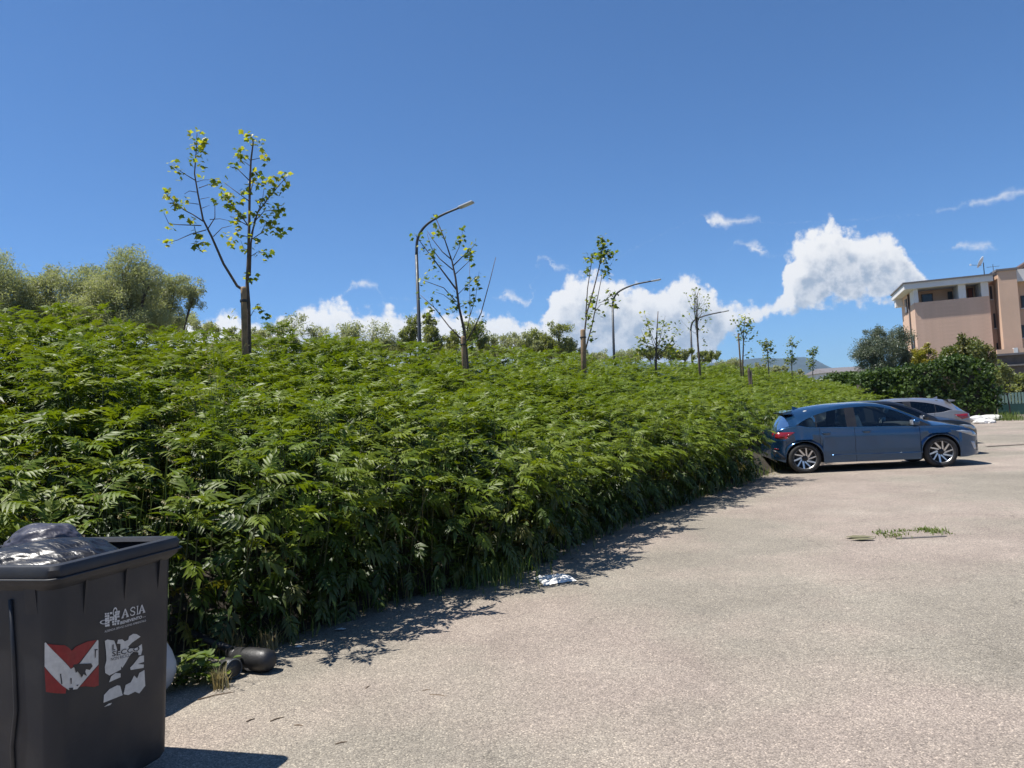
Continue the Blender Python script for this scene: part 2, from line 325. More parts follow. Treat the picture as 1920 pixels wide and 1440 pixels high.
# ------------------------------------------------------------------ mesh helpers
def link(name, me, mat=None, parent=None, smooth=False, loc=None):
    o = bpy.data.objects.new(name, me); col.objects.link(o)
    if mat is not None and not me.materials:
        for q in (mat if isinstance(mat, (list, tuple)) else [mat]): me.materials.append(M[q] if isinstance(q, str) else q)
    if parent: o.parent = parent
    if loc is not None: o.location = loc
    if smooth: me.polygons.foreach_set('use_smooth', [True]*len(me.polygons))
    return o
def tag(o, label=None, cat=None, group=None, kind=None):
    if label: o['label'] = label
    if cat: o['category'] = cat
    if group: o['group'] = group
    if kind: o['kind'] = kind
    return o
def empty(name, loc=(0, 0, 0), rz=0., label=None, cat=None, group=None):
    o = bpy.data.objects.new(name, None); col.objects.link(o); o.location = loc; o.rotation_euler = (0, 0, rz); o.empty_display_size = .1
    return tag(o, label, cat, group)
class MB:
    def __init__(s): s.v = []; s.f = []; s.m = []
    def add(s, vs_, fs_, mi=0):
        b = len(s.v); s.v += [tuple(q) for q in vs_]; s.f += [tuple(b+i for i in f) for f in fs_]; s.m += [mi]*len(fs_)
    def box(s, c, d, rz=0., bev=0., mat4=None, mi=0):
        x, y, z = d[0]/2, d[1]/2, d[2]/2
        if bev > 0:
            bm = bmesh.new(); bmesh.ops.create_cube(bm, size=1)
            for q in bm.verts: q.co = Vector((q.co.x*d[0], q.co.y*d[1], q.co.z*d[2]))
            bmesh.ops.bevel(bm, geom=bm.edges[:], offset=bev, segments=2, profile=.6, affect='EDGES')
            bm.verts.index_update(); pts = [q.co.copy() for q in bm.verts]; fs = [[q.index for q in f.verts] for f in bm.faces]; bm.free()
        else:
            pts = [Vector((sx*x, sy*y, sz*z)) for sz in (-1, 1) for sy in (-1, 1) for sx in (-1, 1)]
            fs = [(0, 2, 3, 1), (4, 5, 7, 6), (0, 1, 5, 4), (2, 6, 7, 3), (0, 4, 6, 2), (1, 3, 7, 5)]
        T = mat4 if mat4 is not None else Matrix.Translation(Vector(c)) @ Matrix.Rotation(rz, 4, 'Z')
        s.add([T @ p for p in pts], fs, mi); return s
    def tube(s, pts, rad, n=8, cap=True, mi=0):
        pts = [Vector(p) for p in pts]; k = len(pts)
        rad = [rad]*k if isinstance(rad, (int, float)) else list(rad)
        vs_ = []; prev = None
        for i, p in enumerate(pts):
            d = (pts[min(i+1, k-1)]-pts[max(i-1, 0)]).normalized()
            if prev is None:
                a = d.orthogonal().normalized()
            else:
                a = (prev-d*prev.dot(d))
                a = a.normalized() if a.length > 1e-6 else d.orthogonal().normalized()
            prev = a; b = d.cross(a)
            for j in range(n):
                t = 2*math.pi*j/n; vs_.append(p+(a*math.cos(t)+b*math.sin(t))*rad[i])
        fs = [(i*n+j, i*n+(j+1) % n, (i+1)*n+(j+1) % n, (i+1)*n+j) for i in range(k-1) for j in range(n)]
        if cap: fs += [tuple(range(n-1, -1, -1)), tuple((k-1)*n+j for j in range(n))]
        s.add(vs_, fs, mi); return s
    def lathe(s, prof, n=24, T=None, mi=0, close=False):           # profile (r, z) turned about z
        T = T or Matrix(); k = len(prof)
        vs_ = [T @ Vector((r*math.cos(2*math.pi*j/n), r*math.sin(2*math.pi*j/n), z)) for r, z in prof for j in range(n)]
        fs = [(i*n+j, i*n+(j+1) % n, (i+1)*n+(j+1) % n, (i+1)*n+j) for i in range(k-1) for j in range(n)]
        if close: fs += [((k-1)*n+j, (k-1)*n+(j+1) % n, (j+1) % n, j) for j in range(n)]
        s.add(vs_, fs, mi); return s
    def ngon(s, pts, mi=0): s.add(pts, [tuple(range(len(pts)))], mi); return s
    def prism(s, poly, a, b, mi=0):                                 # polygon (callable point fn given by two offsets)
        n = len(poly); vs_ = [Vector(p)+Vector(a) for p in poly]+[Vector(p)+Vector(b) for p in poly]
        s.add(vs_, [tuple(range(n-1, -1, -1)), tuple(range(n, 2*n))]+[(i, (i+1) % n, n+(i+1) % n, n+i) for i in range(n)], mi); return s
    def mesh(s, name):
        me = bpy.data.meshes.new(name); me.from_pydata(s.v, [], s.f)
        if any(s.m): me.polygons.foreach_set('material_index', s.m)
        me.update(); return me
    def build(s, name, mat, parent=None, smooth=False, loc=None, recalc=False):
        me = s.mesh(name)
        if recalc:
            bm = bmesh.new(); bm.from_mesh(me); bmesh.ops.recalc_face_normals(bm, faces=bm.faces); bm.to_mesh(me); bm.free()
        return link(name, me, mat, parent, smooth, loc)
def mesh_np(name, V, Fc, mi=None):
    "mesh from numpy arrays of vertices and equal-sized faces"
    me = bpy.data.meshes.new(name); nv, (nf, k) = len(V), Fc.shape
    me.vertices.add(nv); me.vertices.foreach_set('co', np.ascontiguousarray(V, dtype=np.float32).ravel())
    me.loops.add(nf*k); me.loops.foreach_set('vertex_index', np.ascontiguousarray(Fc, dtype=np.int32).ravel())
    me.polygons.add(nf); me.polygons.foreach_set('loop_start', np.arange(0, nf*k, k, dtype=np.int32))
    if mi is not None: me.polygons.foreach_set('material_index', np.ascontiguousarray(mi, dtype=np.int32))
    me.update(calc_edges=True); me.validate(); return me
def interp(tab, x):
    xs = [a for a, _ in tab]; ys = [b for _, b in tab]
    return float(np.interp(x, xs, ys))
def smooth_interp(tab, x):
    "monotone-ish cubic through a table"
    n = len(tab)
    if x <= tab[0][0]: return tab[0][1]
    if x >= tab[-1][0]: return tab[-1][1]
    for i in range(n-1):
        if tab[i][0] <= x <= tab[i+1][0]: break
    def sl(j):
        if j <= 0 or j >= n-1: 
            a, b = (0, 1) if j <= 0 else (n-2, n-1)
            return (tab[b][1]-tab[a][1])/(tab[b][0]-tab[a][0])
        d0 = (tab[j][1]-tab[j-1][1])/(tab[j][0]-tab[j-1][0]); d1 = (tab[j+1][1]-tab[j][1])/(tab[j+1][0]-tab[j][0])
        return 0 if d0*d1 <= 0 else 2*d0*d1/(d0+d1)
    h = tab[i+1][0]-tab[i][0]; t = (x-tab[i][0])/h
    return ((2*t**3-3*t**2+1)*tab[i][1]+(t**3-2*t**2+t)*h*sl(i)+(-2*t**3+3*t**2)*tab[i+1][1]+(t**3-t**2)*h*sl(i+1))

# ------------------------------------------------------------------ the setting: ground, paved lot, bank
U2 = Vector((.5342, .8454)); N2 = Vector((-.8454, .5342)); P0 = Vector((.11, 8.06))
EDGE = [(-14, .6), (-9, 2.9), (-5, 4.6), (-3.2, 5.35), (-2.45, 5.62), (-1.85, 5.75), (-1.55, 6.3), (-1.2, 6.85), (-.55, 7.3), (.15, 8.25), (.8, 9.5), (1.5, 10.75), (2.9, 12.9), (5.2, 16.2), (7.6, 19.9), (12, 26.9), (18, 36.4), (21.5, 42), (24.5, 46.5)]
_ea = [Vector(e).dot(U2) for e in EDGE]
def edge_at(a):                                            # a: distance along the bank direction
    return Vector((float(np.interp(a, _ea, [e[0] for e in EDGE])), float(np.interp(a, _ea, [e[1] for e in EDGE]))))
A0 = P0.dot(U2)
SOIL = [(-1, -.02), (-.05, -.01), (.15, .10), (.6, .42), (2.5, 1.02), (4.5, 1.52), (5.6, 1.78), (7, 2.08), (8.2, 1.95), (11, .5), (12.5, .3), (18, .15)]
def fade(a): return interp([(-9, 1.4), (-4.5, 1.3), (-1.5, 1.04), (1, 1), (36, 1), (44, .82), (50, .25), (54, .0)], a-A0)
def soil_z(a, s): return smooth_interp(SOIL, s)*(fade(a) if s > 0 else 1)
def bank_pt(a, s):
    e = edge_at(a); p = e+N2*s; return Vector((p.x, p.y, soil_z(a, s)))
def bank_from_px(px, s):                                   # point on the bank, s metres in from the paved edge line, seen in column px
    d = ray(px, 700); t = (s+N2.dot(P0))/(N2.x*d.x+N2.y*d.y); return Vector((d.x*t, d.y*t))
mb = MB(); S = 9000
nG = 24
xs = [-S, -3000, -1000, -300, -100, -40, 0, 40, 100, 300, 1000, 3000, S]
gv = [(x, y, -.03) for y in xs for x in xs]; n = len(xs)
mb.add(gv, [(j*n+i, j*n+i+1, (j+1)*n+i+1, (j+1)*n+i) for j in range(n-1) for i in range(n-1)])
tag(mb.build('ground', 'earth'), kind='structure', label='dry grassy ground reaching to the horizon')
# paved lot: one sheet right of the bank, gently uneven
mb = MB(); rows = []
aa = np.concatenate([np.arange(_ea[0], A0+14, .5), np.arange(A0+14, _ea[-1], 1.5)])
rr = [-.45, 0, .4, .9, 1.5, 2.3, 3.3, 4.6, 6.2, 8, 10, 13, 17, 24, 34, 60]
for a in aa:
    e = edge_at(a)
    for r_ in rr:
        p = e-N2*r_; rows.append((p.x, p.y, .012*noise.noise(Vector((p.x*.35, p.y*.35, 0)))*(1 if r_ > 0 else 0)+.0))
n = len(rr)
mb.add(rows, [(i*n+j, (i+1)*n+j, (i+1)*n+j+1, i*n+j+1) for i in range(len(aa)-1) for j in range(n-1)])
lot = tag(mb.build('paved_lot', 'asphalt', smooth=True), kind='structure', label='pale worn asphalt of the parking lot')
mb = MB(); rows = []
ss = [.0, .15, .4, .8, 1.3, 1.9, 2.5, 3.3, 4.0, 4.8, 5.6, 6.3, 7, 8, 9.5, 12, 18]
for a in aa:
    for s in ss:
        p = bank_pt(a, s)
        rows.append((p.x, p.y, p.z+.05*noise.noise(Vector((p.x*1.1, p.y*1.1, 3)))*min(1, s)+.004))
n = len(ss)
mb.add(rows, [(i*n+j, i*n+j+1, (i+1)*n+j+1, (i+1)*n+j) for i in range(len(aa)-1) for j in range(n-1)])
tag(mb.build('earth_bank', 'soil', smooth=True), kind='structure', label='earth bank under the green thicket')
# blue mountain far behind
mb = MB(); prof = [(560, 700), (700, 690), (860, 684), (1000, 688), (1120, 672), (1200, 682), (1300, 684), (1380, 676), (1420, 671), (1465, 672), (1510, 669), (1530, 675), (1555, 688), (1590, 700), (1650, 716), (1760, 726), (2000, 716), (2300, 735)]
HD = 5200.; cols_ = np.arange(560, 2300, 12); rowsn = 9
for i, px in enumerate(cols_):
    top = at(px, interp(prof, px)+1.6*noise.noise(Vector((px*.05, 0, 0))), HD)
    for j in range(rowsn):
        f = j/(rowsn-1); h = top.z*(1-f)+(-20)*f
        dy = -2200*f+160*noise.noise(Vector((px*.02, f*3, 5)))*math.sin(f*math.pi)
        mb.v.append((top.x*(HD+dy)/HD, HD+dy, h+28*noise.noise(Vector((px*.03, f*4, 1)))*math.sin(f*math.pi)))
    mb.v.append((top.x*1.35, HD*1.35, -20))
n = rowsn+1
for i in range(len(cols_)-1):
    for j in range(rowsn-1): mb.f.append((i*n+j, i*n+j+1, (i+1)*n+j+1, (i+1)*n+j)); mb.m.append(0)
    mb.f.append((i*n, (i+1)*n, (i+1)*n+n-1, i*n+n-1)); mb.m.append(0)
tag(mb.build('mountain', 'hill', smooth=True), kind='structure', label='far wooded mountain ridge, blue with distance')

# ------------------------------------------------------------------ apartment house on the right
FL = at(1714, 568, 56.0); FR = on_z(1855, 554.6, FL.z)
ex = Vector((FR.x-FL.x, FR.y-FL.y, 0)); W_F = ex.length; ex.normalize(); ey = Vector((-ex.y, ex.x, 0))
B_O = Vector((FL.x, FL.y, 0)); B_RZ = math.atan2(ex.y, ex.x)
def facade(px, py, yoff=0.):                               # building coordinates (X along the front, Z up) on the plane yoff behind the front
    d = ray(px, py); o = B_O+ey*yoff; t = (o-CAM).dot(ey)/d.dot(ey); p = CAM+d*t; return (p-B_O).dot(ex), p.z
house = empty('apartment_house', B_O, B_RZ, 'peach three-storey apartment house with white loggia pillars and flat roof', 'building')
def bbox(x0, x1, y0, y1, z0, z1, mb=None, bev=0):
    mb = mb or MB(); mb.box(((x0+x1)/2, (y0+y1)/2, (z0+z1)/2), (x1-x0, y1-y0, z1-z0), bev=bev); return mb
ZP = FL.z                                                  # top of loggia parapet
ZC = facade(1721, 544)[1]; ZR = facade(1700, 530)[1]       # loggia ceiling, roof edge
DEP = 6.2
part = lambda name, mat, x0, x1, y0, y1, z0, z1, par=house, bev=0: bbox(x0, x1, y0, y1, z0, z1, bev=bev).build(name, mat, par)
part('front_wall', 'brick_clad', 0, W_F, 0, .3, -.02, ZP)
# thin cladding courses proud of the wall
nC = 26
cm = None
for i in range(nC):
    z0 = .3+(ZP-.5)*i/nC; 
    if cm is None:
        b = MB(); b.box((0, 0, 0), (W_F-.02, .005, (ZP-.5)/nC-.008)); cm = b.mesh('cladding_course')
    o = link('cladding_course', cm, 'brick_clad', house, loc=(W_F/2, -.002-.0006*(i % 2), z0+.15))
part('side_wall', 'plaster', 0, .3, .303, DEP, -.02, ZP-.02)
part('side_wall', 'plaster', .003, .3, 2.2, DEP, ZP-.017, ZC+.097)
part('back_block', 'plaster', .3, W_F+6, 1.9, DEP, -.02, ZC+.097)             # recessed loggia wall and the mass behind
part('loggia_floor', 'white_wall', .3, W_F-.003, .303, 1.897, ZP-1.05, ZP-.9)
part('roof_slab', 'white_wall', -.62, W_F+.25, -.30, DEP+.4, ZC+.1, ZR-.12)
part('roof_edge', 'grey_roof', -.70, W_F+.35, -.40, DEP+.5, ZR-.118, ZR-.02)
for px0, px1 in ((1709, 1722), (1798, 1812), (1841, 1855)):
    x0 = facade(px0, 560)[0]; x1 = facade(px1, 560)[0]
    part('pillar', 'white_wall', max(x0, .02), x1, -.02, .32, ZP+.002, ZC+.098)
    part('pillar_panel', 'white_wall', max(x0, .02), max(x0, .02)+.12, .323, 1.85, ZP+.003, ZC+.097)
def opening(px0, py0, px1, py1, yoff, mat, frame='shutter', par=house, name='window'):
    xa, za = facade(px0, py0, yoff); xb, zb = facade(px1, py1, yoff)
    x0, x1 = min(xa, xb), max(xa, xb); z0, z1 = min(za, zb), max(za, zb)
    w_ = bbox(x0, x1, yoff-.05, yoff+.02, z0, z1).build(name, frame, par)
    bbox(x0+.06, x1-.06, yoff-.065, yoff-.049, z0+.06, z1-.06).build('pane' if name == 'window' else 'panel', mat, w_)
    if name == 'window': bbox(x0-.06, x1+.06, yoff-.12, yoff-.052, z0-.06, z0-.003).build('sill', 'white_wall', w_)
    return w_
opening(1727, 552, 1750, 569, 1.9, 'dark_glass')
opening(1776, 547, 1787, 566, 1.9, 'dark_glass')
opening(1813, 541, 1826, 567, 1.9, 'red_door', 'shutter', house, 'door')
# right of the loggia: recessed strip, stair tower, next bay
XT0 = facade(1871, 560)[0]; XT1 = facade(1906, 560)[0]
part('stair_strip_wall', 'plaster', W_F+.003, XT0, .9, 1.897, -.02, ZC-.05)
ZT = facade(1885, 509)[1]
part('stair_tower', 'plaster', XT0+.003, XT1, -.5, 3.5, -.02, ZT)
part('tower_cap', 'grey_roof', XT0-.1, XT1+.1, -.6, 3.6, ZT+.002, ZT+.14)
part('next_bay_wall', 'plaster', XT1+.003, XT1+7, .6, DEP, -.02, ZC-.1)
part('next_bay_fascia', 'white_wall', XT1+.006, XT1+7.3, -.1, DEP+.5, ZC-.098, ZC+.75)
for px0, py0, px1, py1 in ((1855, 537, 1861, 561), (1862, 588, 1868, 615), (1868, 643, 1872, 655)): opening(px0, py0, px1, py1, .9, 'dark_glass')
opening(1913, 555, 1935, 576, .6, 'dark_glass')
opening(1913, 610, 1935, 632, .6, 'dark_glass')
# side wall windows (seen edge on) and drain pipe, balcony
for z0, z1 in ((ZP-3.6, ZP-2.3), (ZP-.4+0, ZP+.7)):
    w_ = bbox(-.05, .02, 1.0+(2.2 if z0 > ZP-1 else 0), 1.9+(2.2 if z0 > ZP-1 else 0), z0, z1).build('window', 'shutter', house)
    bbox(-.065, -.049, 1.08+(2.2 if z0 > ZP-1 else 0), 1.82+(2.2 if z0 > ZP-1 else 0), z0+.08, z1-.08).build('pane', 'dark_glass', w_)
MB().tube([(-.07, 2.05, .2), (-.07, 2.05, ZC-.02)], .055, 8).build('drain_pipe', 'shutter', house, True)
bl = part('balcony_slab', 'white_wall', -1.0, -.003, 4.6, 6.2, ZP-2.75, ZP-2.6)
for k in range(9): MB().tube([(-.95, 4.65+k*.185, ZP-2.6), (-.95, 4.65+k*.185, ZP-1.65)], .015, 5).build('rail_bar', 'rail_metal', bl)
MB().tube([(-.95, 4.62, ZP-1.64), (-.95, 6.18, ZP-1.64)], .025, 6).build('rail_top', 'rail_metal', bl)
part('eave_box', 'white_wall', -.5, -.003, 5.4, 6.2, ZC-.55, ZC+.097)
# pitched roof of the upper floor, far right
x0 = facade(1888, 508, 4)[0]
zt = ZR+.02
b = MB(); poly = [(x0, 3.6, zt), (x0+6.0, 3.6, zt+3.6), (x0+6.0, 3.6, zt)]
b.prism([Vector(q) for q in poly], (0, 0, 0), (0, 5, 0)); b.build('upper_gable_wall', 'grey_roof', house)
b = MB(); sl = [(x0-.5, 3.3, zt-.2), (x0+6.2, 3.3, zt+3.78), (x0+6.2, 3.3, zt+4.03), (x0-.5, 3.3, zt+.05)]
b.prism([Vector(q) for q in sl], (0, 0, 0), (0, 5.6, 0)); b.build('pitched_roof', 'brown_roof', house)
# lower terrace right of the house
x0 = facade(1868, 660, -1.0)[0]; z0 = facade(1885, 667, -1)[1]; z1 = facade(1885, 655, -1)[1]
part('terrace_wall', 'plaster', x0, x0+12, -1.2, -1.0, z0, z1)
part('terrace_pier', 'white_wall', x0+1.0, x0+1.25, -1.23, -.97, z0+.002, z1+.05)
# satellite dish and aerial on the roof: a thing that stands on the house
dx, dz = facade(1845, 507, .6)
dish = empty('satellite_dish', B_O+ex*dx+ey*.6+Vector((0, 0, ZR)), B_RZ, 'white satellite dish on a short mast on the flat roof', 'dish')
MB().tube([(0, 0, 0), (0, 0, .95)], .03, 6).build('mast', 'rail_metal', dish)
T = Matrix.Translation((-.12, -.12, .95)) @ Matrix.Rotation(R(-22), 4, 'Z') @ Matrix.Rotation(R(-62), 4, 'Y')
MB().lathe([(.0, .0), (.15, .012), (.3, .05), (.43, .11), (.44, .10), (.3, .035), (.0, -.015)], 20, T).build('reflector', 'dish', dish, True)
MB().tube([(-.15, -.15, .75), (-.85, -.32, .82)], .015, 5).build('feed_arm', 'rail_metal', dish)
MB().box((-.88, -.33, .84), (.1, .1, .12), bev=.02).build('receiver', 'dish', dish)
ae = empty('roof_aerial', B_O+ex*(dx+.65)+ey*.9+Vector((0, 0, ZR)), B_RZ, 'thin metal television aerial beside the satellite dish', 'aerial')
MB().tube([(0, 0, 0), (0, 0, .8)], .02, 5).build('mast', 'rail_metal', ae)
MB().tube([(-.4, 0, .62), (.4, 0, .62)], .012, 5).build('boom', 'rail_metal', ae)
for k in range(6): MB().tube([(-.35+k*.14, -.18, .62), (-.35+k*.14, .18, .62)], .008, 4).build('rod', 'rail_metal', ae)
# dark stone retaining walls below the house
def wall_seg(name, mat, p0, p1, z0, z1, th, label, cat):
    p0 = Vector(p0); p1 = Vector(p1); d = p1-p0; o = empty(name, (p0.x, p0.y, 0), math.atan2(d.y, d.x), label, cat)
    return o, d.length
pa = at(1866, 690, 47.5); pb = at(1990, 690, 46.5); zt_ = at(1885, 667, 47.5).z; zm_ = at(1885, 686, 47.5).z
o, L = wall_seg('retaining_wall', 'stone', pa.xy, pb.xy, 0, zt_, .4, 'dark stone retaining wall below the apartment house terrace', 'wall')
MB().box((L/2, .2, (zt_+0)/2), (L, .4, zt_)).build('wall', 'stone', o)
MB().box((L/2, -.01, zt_+.06), (L+.1, .55, .12)).build('coping', 'grey_roof', o)
MB().box((L/2, -.12, zm_), (L, .24, .1)).build('ledge', 'lowwall', o)
# far grey-roofed house left of the olive tree
p = at(1578, 706, 92.); fh = empty('far_house', (p.x, p.y, 0), R(4), 'small far house with grey roof and white gable behind the hedge', 'building')
zr = at(1580, 687, 92).z; ze = at(1580, 697, 92).z
MB().box((1.2, 3, ze/2), (5.6, 6, ze)).build('wall', 'white_wall', fh)
b = MB(); b.prism([Vector((-1.9, -.3, ze+.003)), Vector((-1.6, 3, zr)), Vector((-1.9, 6.3, ze+.003))], (0, 0, 0), (5.6, 0, 0)); b.build('roof', 'grey_roof', fh)

# ------------------------------------------------------------------ the thicket of dwarf elder on the bank
rs = np.random.RandomState(11)
def leaf_geo(seed, pairs=4, near=True, L=.27, droop=.5):
    "pinnate leaf: base at origin, rachis along +x, each leaflet a folded lance-shaped blade (triangles)"
    r = random.Random(seed); V = []; Fc = []
    def rp(t): return Vector((L*t*(1-.12*t*droop), 0, L*(.28*t-droop*t*t*.75)))
    def leaflet(b, d, side, ln, wd):
        up = Vector((0, 0, 1)); sd = d.cross(up); sd.normalize(); n0 = len(V)
        dr = Vector((0, 0, -ln*r.uniform(.25, .75)))
        mid = b+d*ln*.42+dr*.22; tip = b+d*ln+dr
        if near:
            V.extend([b, mid+sd*wd+up*wd*.35, mid+dr*.05, mid-sd*wd+up*wd*.35, tip])
            Fc.extend([(n0, n0+2, n0+1), (n0+1, n0+2, n0+4), (n0, n0+3, n0+2), (n0+2, n0+3, n0+4)])
        else:
            V.extend([b, mid+sd*wd*1.15+up*wd*.2, mid-sd*wd*1.15+up*wd*.2, tip]); Fc.extend([(n0, n0+2, n0+1), (n0+1, n0+2, n0+3)])
    for i in range(pairs):
        t = .30+.62*i/pairs
        for s in (-1, 1):
            a = R(r.uniform(52, 68)-6*i)*s; d = Vector((math.cos(a), math.sin(a), r.uniform(-.05, .2))).normalized()
            leaflet(rp(t), d, s, L*r.uniform(.40, .50)*(1-.12*abs(i-1.2)), L*.066*r.uniform(.85, 1.2))
    leaflet(rp(.95), Vector((1, r.uniform(-.2, .2), .0)).normalized(), 0, L*.45, L*.07)
    if near:
        n0 = len(V); k = 4
        for i in range(k):
            p = rp(i/(k-1)*.98); w_ = .003
            V.extend([p+Vector((0, w_, -.002)), p+Vector((0, -w_, -.002))])
        for i in range(k-1):
            Fc.extend([(n0+2*i, n0+2*i+1, n0+2*i+3), (n0+2*i, n0+2*i+3, n0+2*i+2)])
    return np.array([tuple(v) for v in V]), np.array(Fc)
NEAR_LEAVES = [leaf_geo(i, 5, True, .285, .5+.16*(i % 4)) for i in range(6)]
FAR_LEAVES = [leaf_geo(20+i, 4, False, .285, .5+.16*(i % 4)) for i in range(4)]
near_meshes = {}
for i, (V, Fc) in enumerate(NEAR_LEAVES):
    for mname in ('leaf', 'leaf_young', 'leaf_old'):
        me = mesh_np('elder_leaf', V, Fc); me.materials.append(M[mname]); near_meshes[(i, mname)] = me
def plant_layout(r, h):
    "list of (leaf variant, material, 4x4 matrix) plus stem top, for a plant of height h standing at the origin"
    out = []; n = int(h/.112); yaw = r.uniform(0, 6.28)
    for k in range(n):
        f = (k+.6)/n; z = h*f
        if f < .12: continue
        up = 38*(f**3)+(-34)*(1-f)+r.uniform(-18, 14)
        size = r.uniform(.8, 1.12)*(1-.42*max(0, f-.75)/.25)*(.75+.25*min(1, f*3))
        for q in (0, math.pi):
            if r.random() < .08: continue
            a = yaw+q+r.uniform(-.25, .25)
            T = Matrix.Translation((0, 0, z+r.uniform(-.02, .02))) @ Matrix.Rotation(a, 4, 'Z') @ Matrix.Rotation(-R(up), 4, 'Y') @ Matrix.Rotation(r.uniform(-.6, .6), 4, 'X') @ Matrix.Scale(size, 4)
            mname = 'leaf_young' if f > .80 or (f > .62 and r.random() < .4) else ('leaf_old' if f < .6 and r.random() < .10 else 'leaf')
            out.append((r.randrange(6), mname, T))
        yaw += math.pi/2+r.uniform(-.2, .2)
    # crown tuft
    for k in range(4):
        a = yaw+k*math.pi/2+r.uniform(-.3, .3)
        T = Matrix.Translation((0, 0, h)) @ Matrix.Rotation(a, 4, 'Z') @ Matrix.Rotation(-R(r.uniform(18, 55)), 4, 'Y') @ Matrix.Scale(r.uniform(.6, .95), 4)
        out.append((r.randrange(6), 'leaf_young', T))
    return out
MATS3 = ['leaf', 'leaf_young', 'leaf_old']
# where plants stand (the parked cars keep their own room)
_pr = on_z(1512, 888); _pf = on_z(1768, 876); _e = Vector((_pf.x-_pr.x, _pf.y-_pr.y)).normalized(); _n = Vector((-_e.y, _e.x)); _o = Vector((_pr.x, _pr.y))-_e*.63
def in_car(p):
    q = Vector((p.x, p.y))-_o; e_, n_ = q.dot(_e), q.dot(_n)
    return (-.85 < e_ < 5 and -.6 < n_ < 1.6) or (-.5 < e_ < 5 and 1.5 < n_ < 2.0) or (.75 < e_ < 6 and 1.7 < n_ < 4.6) or (2.2 < e_ < 9 and 4.3 < n_ < 8)
spots = []
a = A0-13.0
while a < A0+51:
    step = .27 if a < A0+12 else .35
    s = -.08
    while s < (8.6 if a < A0+6 else 7.4):
        aa_ = a+rnd.uniform(-.14, .14); s_ = max(-.02, s+rnd.uniform(-.13, .13))
        p = bank_pt(aa_, s_)
        gap = noise.noise(Vector((p.x*.55, p.y*.55, 9)))
        h = (1.0+.34*noise.noise(Vector((p.x*.9, p.y*.9, 0)))+.16*noise.noise(Vector((p.x*2.1, p.y*2.1, 4)))+rnd.uniform(-.24, .18))*(.62+.38*min(1, fade(aa_)))
        if s_ < .5: h = max(h, .85)*1.12
        if 1.2 < s_ < 5.2: h *= .87
        if aa_ > A0+13: h *= .80+.20*min(1, max(0, s_-.6)/2.5)
        dist = math.hypot(p.x, p.y)
        if in_car(p): s += step; continue
        if not (gap > .42 and rnd.random() < .75): spots.append((p, h, dist, s_, aa_))
        s += step
    a += step
def vis_score(q):                                          # plants that show largest: near, and on the open face or the crest
    p, h, dist, s_, aa_ = q
    px = 960+F_PX*p.x/max(p.y, .1)
    if p.y < 1 or px < -60: return 1e9
    return dist*(1+.10*s_)
order = sorted(range(len(spots)), key=lambda i: vis_score(spots[i]))
solo = set(order[:300]); detailed = set(order[:60])
ELDER_LABEL = 'leafy green elder stem with pinnate leaves in the thicket on the bank'
VAR = []
for k in range(9):
    r = random.Random(100+k); h = .8+.09*k
    lay = plant_layout(r, h)
    st = MB().tube([(0, 0, -.03), (.01, .01, h*.5), (0, 0, h)], [.008, .006, .003], 5).mesh('stem'); st.materials.append(M['stem'])
    allV, allF, allM = [], [], []; off = 0
    for li, mn, T in lay:
        V, Fc = NEAR_LEAVES[li]; Tm = np.array(T)
        allV.append(V @ Tm[:3, :3].T+Tm[:3, 3]); allF.append(Fc+off); off += len(V); allM += [MATS3.index(mn)]*len(Fc)
    fm = mesh_np('foliage', np.concatenate(allV), np.concatenate(allF), np.array(allM))
    for q in MATS3: fm.materials.append(M[q])
    VAR.append((h, lay, st, fm))
def tilt_of(s_, r):
    out = max(0, .75-s_)*R(26)                             # plants on the rim lean out over the paving
    ax = Vector((U2.x, U2.y, 0))
    return Matrix.Rotation(out+r.uniform(-.10, .10), 4, ax) @ Matrix.Rotation(r.uniform(-.1, .1), 4, Vector((-U2.y, U2.x, 0)))
stuffV, stuffF, stuffM, off = [], [], [], 0
for i, (p, h, dist, s_, aa_) in enumerate(spots):
    r = random.Random(i*7+3)
    k = min(range(9), key=lambda q: abs(VAR[q][0]-h)+r.uniform(0, .12)); hv, lay, st, fm = VAR[k]
    rot = tilt_of(s_, r) @ Matrix.Rotation(r.uniform(0, 6.28), 4, 'Z') @ Matrix.Scale(h/hv, 4)
    T0 = Matrix.Translation(p) @ rot
    if i in solo:
        e = empty('elder_plant', (0, 0, 0), 0, ELDER_LABEL, 'plant', 'elder stems of the thicket'); e.matrix_world = T0
        link('stem', st, None, e)
        if i in detailed:
            for li, mn, T in lay:
                o = link('leaf', near_meshes[(li, mn)], None, e); o.matrix_local = T
        else: link('foliage', fm, None, e)
        continue
    nearp = dist < 15
    Tp = np.array(T0)
    for li, mn, T in lay:
        if nearp: V, Fc = NEAR_LEAVES[li]
        else: V, Fc = FAR_LEAVES[li % 4]
        Tm = Tp @ np.array(T)
        stuffV.append(V @ Tm[:3, :3].T+Tm[:3, 3]); stuffF.append(Fc+off); off += len(V); stuffM.append(np.full(len(Fc), MATS3.index(mn)))
me = mesh_np('elder_thicket', np.concatenate(stuffV), np.concatenate(stuffF), np.concatenate(stuffM))
for q in MATS3: me.materials.append(M[q])
tag(link('elder_thicket', me), 'dense green elder thicket covering the earth bank', 'thicket', kind='stuff')

